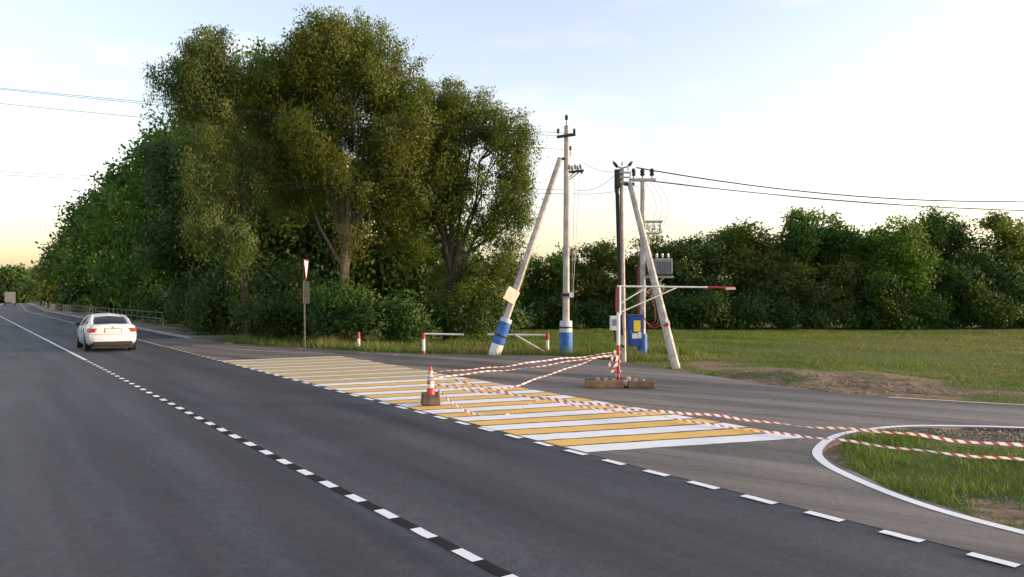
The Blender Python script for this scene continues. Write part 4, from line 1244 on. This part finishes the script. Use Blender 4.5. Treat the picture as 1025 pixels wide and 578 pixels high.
for k in range(22):
    t = k / 21
    sp.append((S0.x + .042 * math.cos(t * 22), S0.y + .042 * math.sin(t * 22), .16 + .75 * t))
ribbon('warning_tape', sp, .07, 'warning tape wound round the lower barrier post', seed=8, flutter=0)
# stake holding the far tape ends, out of the frame on the right
# ------------------------------------------------------------------ traffic cone
root = empty('traffic_cone', (cone_b.x, cone_b.y, .012))
tag(root, 'narrow red and white traffic cone set in a dirty dark block on the crossing', 'traffic cone')
mb = MB(); mb.box((0, 0, .10), (.36, .30, .20), Matrix.Rotation(R(14), 3, 'Z'), taper=.93); mb.build('base_block', M['cone_base'], root, bevel=.025)
mb = MB(); mb.box((-.10, -.05, .215), (.12, .12, .05), Matrix.Rotation(R(30), 3, 'Z')); mb.box((.09, .06, .21), (.14, .1, .05)); mb.build('base_lump', M['cone_base'], root, bevel=.015)
prof = [(.085, .19), (.072, .33), (.058, .43), (.048, .53), (.036, .63), (.024, .74)]
for i in range(5):
    mb = MB(); (r0, h0), (r1, h1) = prof[i], prof[i + 1]
    mb.lathe((0, 0, 0), [(r0, h0), (r1, h1)], 16); mb.build('white_band' if i % 2 else 'red_band', M['paper'] if i % 2 else M['cone'], root, smooth=True)
sp = []
for k in range(30):
    t = k / 29
    sp.append((cone_b.x + (.07 - .03 * t) * math.cos(t * 26), cone_b.y + (.07 - .03 * t) * math.sin(t * 26), .40 + .27 * t))
ribbon('warning_tape', sp, .05, 'warning tape wound round the upper half of the cone', seed=9, flutter=0)

# ------------------------------------------------------------------ give way sign
Yg = 31.5
G0 = at(305, 350, Yg); G0.z = -.04
root = empty('give_way_sign', G0)
tag(root, 'give way triangle on a tall grey post, turned almost edge-on, left of the crossing', 'road sign')
ztop = at(305, 259, Yg).z
MB().tube([(0, 0, -.1), (-.03, 0, ztop - .15)], 0.036, 10).build('post', M['sign_post'], root, smooth=True)
gn = math.radians(3)          # direction the sign faces
gm = Matrix.Rotation(gn, 4, 'Z')
def tri(hh, w, x0, x1, zc):
    mb = MB()
    vs = [Vector((x, y, z)) for x in (x0, x1) for (y, z) in ((-w, zc), (w, zc), (0, zc - hh))]
    vs = [gm @ v for v in vs]
    return mb.add(vs, [(2, 1, 0), (3, 4, 5), (0, 1, 4, 3), (1, 2, 5, 4), (2, 0, 3, 5)])
sgn = tri(.86, .47, .045, .06, ztop).build('sign_plate', M['red_paint'], root)
tri(.70, .385, .061, .066, ztop - .058).build('white_field', M['white_paint'], sgn)
tri(.85, .465, .040, .0445, ztop - .002).build('sign_back', M['sign_back'], sgn)
zp = at(305, 292, Yg).z
g2 = Matrix.Rotation(R(-25), 3, 'Z')
pl = MB().box((.055, -.03, zp), (.014, .36, .90), g2).build('lower_plate', M['sign_back'], root)
for s in (-1, 1):
    MB().box(g2 @ Vector((.008, s * .18, 0)) + Vector((.055, -.03, zp)), (.025, .014, .91), g2).build('plate_rim', M['sign_post'], pl)

# ------------------------------------------------------------------ red and white bollard, low gate
G0 = at(359, 349.5, 31.6); G0.z = -.04
root = empty('marker_post', G0)
tag(root, 'small red and white marker post in the grass in front of the bright green bush', 'marker post')
MB().tube([(0, 0, -.05), (0, 0, .14)], .062, 10).build('red_band', M['red_paint'], root, smooth=True)
MB().tube([(0, 0, .14), (0, 0, .47)], .06, 10).build('white_band', M['white_paint'], root, smooth=True)
MB().tube([(0, 0, .47), (0, 0, .72), (0, 0, .74)], [.062, .06, .04], 10).build('red_band', M['red_paint'], root, smooth=True)

Yl = 28.9
G0 = at(424, 356.5, Yl); G0.z = -.04
root = empty('low_gate', G0)
tag(root, 'left leaf of the low pipe gate, short white bar on a red and white post', 'gate', 'two leaves of the low gate')
hb = at(424, 333.5, Yl).z + .04
MB().tube([(0, 0, -.05), (0, 0, .16)], .062, 10).build('red_band', M['red_paint'], root, smooth=True)
MB().tube([(0, 0, .16), (0, 0, .60)], .06, 10).build('white_band', M['white_paint'], root, smooth=True)
MB().tube([(0, 0, .60), (0, 0, hb)], .062, 10).build('red_band', M['red_paint'], root, smooth=True)
MB().tube([(.03, 0, hb - .03), (at(464, 334, Yl).x - G0.x, 0, hb - .06)], .035, 8).build('bar', M['white_paint'], root, smooth=True)
Yl = 29.6
G0 = at(548, 355, Yl); G0.z = -.04
root = empty('low_gate', G0)
tag(root, 'right leaf of the low pipe gate, white bar with slanting brace and post', 'gate', 'two leaves of the low gate')
hb = at(548, 334.5, Yl).z + .04
MB().tube([(0, 0, -.05), (0, 0, .12)], .062, 10).build('red_band', M['red_paint'], root, smooth=True)
MB().tube([(0, 0, .12), (0, 0, .52)], .06, 10).build('white_band', M['white_paint'], root, smooth=True)
MB().tube([(0, 0, .52), (0, 0, hb)], .07, 10).build('red_band', M['red_paint'], root, smooth=True)
MB().tube([(-.03, 0, hb - .04), (at(488, 334, Yl).x - G0.x, 0, hb - .02)], .035, 8).build('bar', M['white_paint'], root, smooth=True)
MB().tube([(at(516, 335, Yl).x - G0.x, -.02, hb - .04), (at(546, 354, Yl).x - G0.x, -.12, .06)], .033, 8).build('brace', M['white_paint'], root, smooth=True)

# ------------------------------------------------------------------ railing along the pavement
Y0 = 52.6
F0 = Vector((edge_x(Y0) + 4.6, Y0, .10))
root = empty('railing', F0)
tag(root, 'long pale metal railing with upright posts along the pavement, receding to the left', 'railing')
post_mb = MB(); post_mb.box((0, 0, .45), (.06, .06, .98)); post_mb.box((0, 0, .95), (.075, .075, .04))
pobj = post_mb.build('post', M['rail_paint'], root)
npost = 0
pts = []
Y = Y0
while Y < 245:
    pts.append(Vector((edge_x(Y) + 4.6, Y, .10)))
    Y += 2.1
for i, p_ in enumerate(pts):
    o = pobj if i == 0 else pobj.copy()
    if i: COL.objects.link(o); o.parent = root
    o.location = p_ - F0
for z in (.97, .55):
    for i in range(0, len(pts) - 1, 4):
        a, b = pts[i] - F0, pts[min(i + 4, len(pts) - 1)] - F0
        MB().tube([a + Vector((0, 0, z)), b + Vector((0, 0, z))], .026, 6).build('rail', M['rail_paint'], root, fixn=False)

# ------------------------------------------------------------------ concrete slabs and stones along the verge
for k, (px, py, Y, sx) in enumerate(((300, 349.5, 31.9, .5), (363, 354, 29.6, .5), (395, 356.2, 28.3, .3), (228, 344, 35.7, .5))):
    p_ = at(px, py, Y); p_.z = -.02
    me = rock(.22, 40 + k, .25); me.transform(Matrix.Diagonal((sx * 2.2, .7, 1, 1)))
    o = link('flat_stone', me, M['rubble']); o.location = p_
    tag(o, ['pale flat stone at the foot of the give way post', 'pale flat stone at the asphalt edge near the marker post', 'small pale stone at the asphalt edge left of the low gate', 'pale stone at the asphalt edge left of the give way sign'][k], 'stone', 'stones at the asphalt edge')

# ------------------------------------------------------------------ loose gravel in the corner and on the torn verge
def gravel(name, spots, label):
    rr = random.Random(5)
    vs, fs = [], []
    for (cx, cy, rx, ry, ang, n, s0) in spots:
        for k in range(n):
            a, q = rr.uniform(0, 6.283), math.sqrt(rr.random())
            u, v = math.cos(a) * q * rx, math.sin(a) * q * ry
            x, y = cx + u * math.cos(ang) - v * math.sin(ang), cy + u * math.sin(ang) + v * math.cos(ang)
            r_ = s0 * rr.uniform(.4, 1.3)
            z = float(bank(np.array([x]), np.array([y]))[0]) + r_ * .2
            t = rr.uniform(0, 6.28)
            b0 = len(vs)
            for (dx, dy, dz) in ((1, 0, 0), (0, 1, 0), (-1, 0, 0), (0, -1, 0), (.2, .1, .7), (0, 0, -.6)):
                dx *= rr.uniform(.7, 1.3); dy *= rr.uniform(.6, 1.2)
                vs.append((x + (dx * math.cos(t) - dy * math.sin(t)) * r_, y + (dx * math.sin(t) + dy * math.cos(t)) * r_, z + dz * r_))
            fs += [(b0, b0 + 1, b0 + 4), (b0 + 1, b0 + 2, b0 + 4), (b0 + 2, b0 + 3, b0 + 4), (b0 + 3, b0, b0 + 4), (b0 + 1, b0, b0 + 5), (b0 + 2, b0 + 1, b0 + 5), (b0 + 3, b0 + 2, b0 + 5), (b0, b0 + 3, b0 + 5)]
    me = bpy.data.meshes.new(name); me.from_pydata(vs, [], fs); me.update()
    return tag(link(name, me, M['earth_stone']), label, 'gravel', kind='stuff')
gravel('gravel', [(8.8, 11.6, 2.4, .45, -.12, 900, .03), (7.2, 12.25, 1.8, .25, 0, 300, .03), (7.8, 19.8, 1.8, 3.0, .2, 260, .035), (8.6, 18.2, 2.2, 1.0, -.5, 200, .035), (5.3, 7.7, .9, .5, -.9, 200, .02)],
       'loose grey gravel on the bare earth beside the side road')

# ------------------------------------------------------------------ car
def build_car():
    heading = math.atan2(D.y, D.x)
    C = at(113, 350.5, 30.3); C.z = .002
    root = empty('car', C, heading)      # local +x forward, origin under the rear bumper
    tag(root, 'white saloon car driving away in the right lane', 'car')
    # stations: x, half width, bottom z, mid z, belt z, deck z
    S = [(-.06, .74, .40, .55, .86, .93), (-.03, .82, .36, .58, .92, 1.0), (.03, .845, .33, .62, .965, 1.035), (.14, .86, .30, .64, .985, 1.055), (.45, .895, .24, .62, .985, 1.05), (.9, .905, .20, .60, .965, 1.0), (1.6, .905, .20, .60, .95, .98),
         (2.4, .905, .20, .60, .93, .96), (3.1, .90, .20, .60, .90, .95), (3.6, .89, .21, .58, .84, .92), (4.1, .86, .24, .56, .76, .84), (4.45, .76, .30, .54, .66, .72), (4.58, .60, .38, .52, .58, .60)]
    vs, fs = [], []
    for x, w, zb, zm, zbelt, zd in S:
        half = [(0, zb), (w * .86, zb), (w * .97, zb + .10), (w, zm), (w * .975, zm + (zbelt - zm) * .55), (w * .93, zbelt), (w * .80, zd), (0, zd + .02)]
        ring = [(x, y, z) for y, z in half] + [(x, -y, z) for y, z in half[-2:0:-1]]
        vs += ring
    n = len(vs) // len(S)
    for i in range(len(S) - 1):
        for k in range(n):
            fs.append((i * n + k, i * n + (k + 1) % n, (i + 1) * n + (k + 1) % n, (i + 1) * n + k))
    fs.append(tuple(range(n))); fs.append(tuple((len(S) - 1) * n + k for k in range(n)))
    mb = MB(); mb.add(vs, fs); mb.build('body', M['car_white'], root, smooth=True)
    # cabin (glass house) and roof
    G = [(.58, .68, .655, 1.03), (.82, .70, .60, 1.19), (1.20, .735, .545, 1.365), (1.6, .745, .52, 1.42), (2.2, .745, .52, 1.43), (2.55, .745, .53, 1.38), (3.25, .74, .70, .97)]
    vs, fs = [], []
    for x, wb, wt, zt in G:
        zt_ = zt; zb = .96
        vs += [(x, -wb - .04, zb), (x, -wt, zt_ - .045), (x, -wt * .8, zt_ - .022), (x, -wt * .4, zt_ - .008), (x, 0, zt_ - .005), (x, wt * .4, zt_ - .008), (x, wt * .8, zt_ - .022), (x, wt, zt_ - .045), (x, wb + .04, zb)]
    for i in range(len(G) - 1):
        for k in range(8): fs.append((9 * i + k, 9 * i + k + 1, 9 * i + k + 10, 9 * i + k + 9))
    fs.append(tuple(range(9))); fs.append(tuple(9 * (len(G) - 1) + k for k in range(9)))
    mb = MB(); mb.add(vs, fs); mb.build('glass_house', M['car_glass'], root, smooth=True)
    # roof skin
    RS = [(1.14, .55, 1.348), (1.25, .555, 1.392), (1.6, .545, 1.442), (2.2, .545, 1.452), (2.52, .55, 1.405), (2.62, .55, 1.36)]
    vs, fs = [], []
    for x, w, z in RS: vs += [(x, w * a, z + b) for a, b in ((-1.065, -.10), (-.97, -.055), (-.80, -.026), (-.45, -.004), (0, .006), (.45, -.004), (.80, -.026), (.97, -.055), (1.065, -.10))]
    for i in range(len(RS) - 1):
        for k in range(8): fs.append((9 * i + k, 9 * i + k + 1, 9 * i + k + 10, 9 * i + k + 9))
    mb = MB(); mb.add(vs, fs); rf = mb.build('roof', M['car_white'], root, smooth=True)
    mb = MB(); mb.add([(1.12, -.02, 1.40), (1.12, .02, 1.40), (1.32, .02, 1.43), (1.32, -.02, 1.43), (1.14, 0, 1.49)], [(0, 1, 4), (1, 2, 4), (2, 3, 4), (3, 0, 4)]); mb.build('antenna_fin', M['car_white'], rf)
    for s in (-1, 1):
        # pillars: rear, middle, front
        for (x0, z0, y0), (x1, z1, y1), w in (((.58, 1.02, .69), (1.24, 1.33, .575), .07), ((1.75, .97, .795), (1.80, 1.38, .56), .03), ((3.2, .96, .78), (2.56, 1.34, .57), .045)):
            mb = MB(); mb.tube([(x0, s * y0, z0 - .04), ((x0 + x1) / 2, s * (y0 + y1) / 2 + s * .015, (z0 + z1) / 2 + .01), (x1, s * y1, z1 + .01)], [w * 1.15, w, w * .8], 8)
            mb.build('pillar', M['car_white'], root, smooth=True)
        mb = MB(); mb.box((2.85, s * .92, 1.01), (.10, .17, .11)); mb.build('mirror', M['car_black'], root, bevel=.03, smooth=True)
        # tail lamp: C shape wrapping the corner
        mb = MB()
        mb.add([(-.078, s * .56, .905), (-.082, s * .56, .86), (-.085, s * .62, .85), (-.085, s * .61, .765), (-.066, s * .835, .755), (.10, s * .895, .79), (.10, s * .885, .895), (-.06, s * .82, .91),
                (.06, s * .56, .905), (.06, s * .56, .86), (.07, s * .62, .86), (.10, s * .60, .75), (.14, s * .76, .74), (.22, s * .80, .79), (.22, s * .80, .93), (.14, s * .74, .95)],
               [(0, 1, 2, 7), (2, 3, 4, 7), (4, 5, 6, 7), (0, 1, 9, 8), (1, 2, 10, 9), (2, 3, 11, 10), (3, 4, 12, 11), (4, 5, 13, 12), (5, 6, 14, 13), (6, 7, 15, 14), (7, 0, 8, 15)])
        mb.build('tail_lamp', M['lamp_red'], root, fixn=False)
        mb = MB(); mb.box((-.015, s * .58, .46), (.05, .16, .03)); mb.build('reflector', M['lamp_red'], root)
        # door lines and handles
        for x in (1.28, 2.2):
            mb = MB(); mb.box((x, s * .905, .80), (.16, .03, .025)); mb.build('door_handle', M['car_white'], root, bevel=.005)
        for x in (1.05, 1.78, 2.75):
            mb = MB(); mb.box((x, s * .897, .62), (.008, .02, .60)); mb.build('door_gap', M['car_black'], root)
        # wheels
        for x in (.86, 3.52):
            w = MB(); w.lathe((x, s * .70, .315), [(.20, -.02 * s), (.30, -.02 * s), (.318, .03 * s), (.318, .17 * s), (.30, .205 * s), (.21, .205 * s)], 24, Vector((0, 1, 0)))
            wo = w.build('wheel', M['tyre'], root, smooth=True)
            r_ = MB(); r_.lathe((x, s * .70, .315), [(.205, .19 * s), (.205, .208 * s), (.06, .195 * s), (.05, .21 * s)], 20, Vector((0, 1, 0))); r_.build('rim', M['rim'], wo, smooth=True)
            a = MB(); a.lathe((x, s * .70, .325), [(.37, 0), (.37, .2 * s), (.345, .203 * s)], 24, Vector((0, 1, 0))); a.build('wheel_arch', M['car_black'], root, smooth=True)
    # rear details
    MB().box((-.03, 0, .31), (.10, 1.36, .17)).build('lower_bumper', M['car_black'], root, bevel=.03)
    MB().box((.45, 0, .20), (.9, 1.45, .12)).build('underbody', M['car_black'], root)
    MB().box((-.062, 0, .50), (.03, 1.36, .20)).build('bumper', M['car_white'], root, bevel=.012, smooth=True)
    pn = MB().box((-.072, 0, .81), (.03, .54, .125)).build('number_plate', M['paper'], root, bevel=.004)
    MB().box((-.056, 0, .815), (.03, .62, .165)).build('plate_recess', M['grey_box'], root)
    MB().box((-.062, 0, .9), (.04, .56, .02)).build('plate_light_bar', M['rim'], root)
    mb = MB(); mb.lathe((-.05, 0, .945), [(.045, 0), (.045, .02), (.02, .026)], 14, Vector((-1, 0, 0))); mb.build('emblem', M['rim'], root, smooth=True)
    mb = MB(); mb.tube([(-.01, -.66, 1.015), (-.04, 0, 1.03), (-.01, .66, 1.015)], .016, 6); mb.build('boot_lip', M['car_white'], root, smooth=True)
    MB().box((-.052, 0, .665), (.02, 1.44, .012)).build('boot_gap', M['car_black'], root)
    mb = MB(); mb.tube([(-.06, .5, .27), (.15, .5, .27)], .03, 8); mb.build('exhaust', M['steel'], root)
    return root
build_car()

# ------------------------------------------------------------------ lorry far down the road
Yt = 205
T0 = at(10, 305, Yt); T0.z = .01
root = empty('lorry', T0, math.atan2(1, -.64))
tag(root, 'far grey box lorry at the end of the main road', 'lorry')
MB().box((3.2, 0, 2.2), (6.2, 2.45, 2.7)).build('cargo_box', M['truck_grey'], root, bevel=.05)
MB().box((7.4, 0, 1.75), (1.7, 2.3, 2.4)).build('cab', M['white_paint'], root, bevel=.15)
MB().box((3.8, 0, .72), (7.6, 1.0, .25)).build('chassis', M['car_black'], root)
for s in (-1, 1):
    for x in (1.4, 2.5, 7.2):
        w = MB(); w.lathe((x, s * .95, .5), [(.3, 0), (.5, .02 * s), (.5, .26 * s), (.3, .28 * s)], 16, Vector((0, 1, 0))); w.build('wheel', M['tyre'], root, smooth=True)
    MB().box((.06, s * 1.0, .95), (.06, .3, .14)).build('tail_lamp', M['lamp_red'], root)
MB().box((.05, 0, .62), (.08, 2.3, .12)).build('rear_bar', M['car_black'], root)
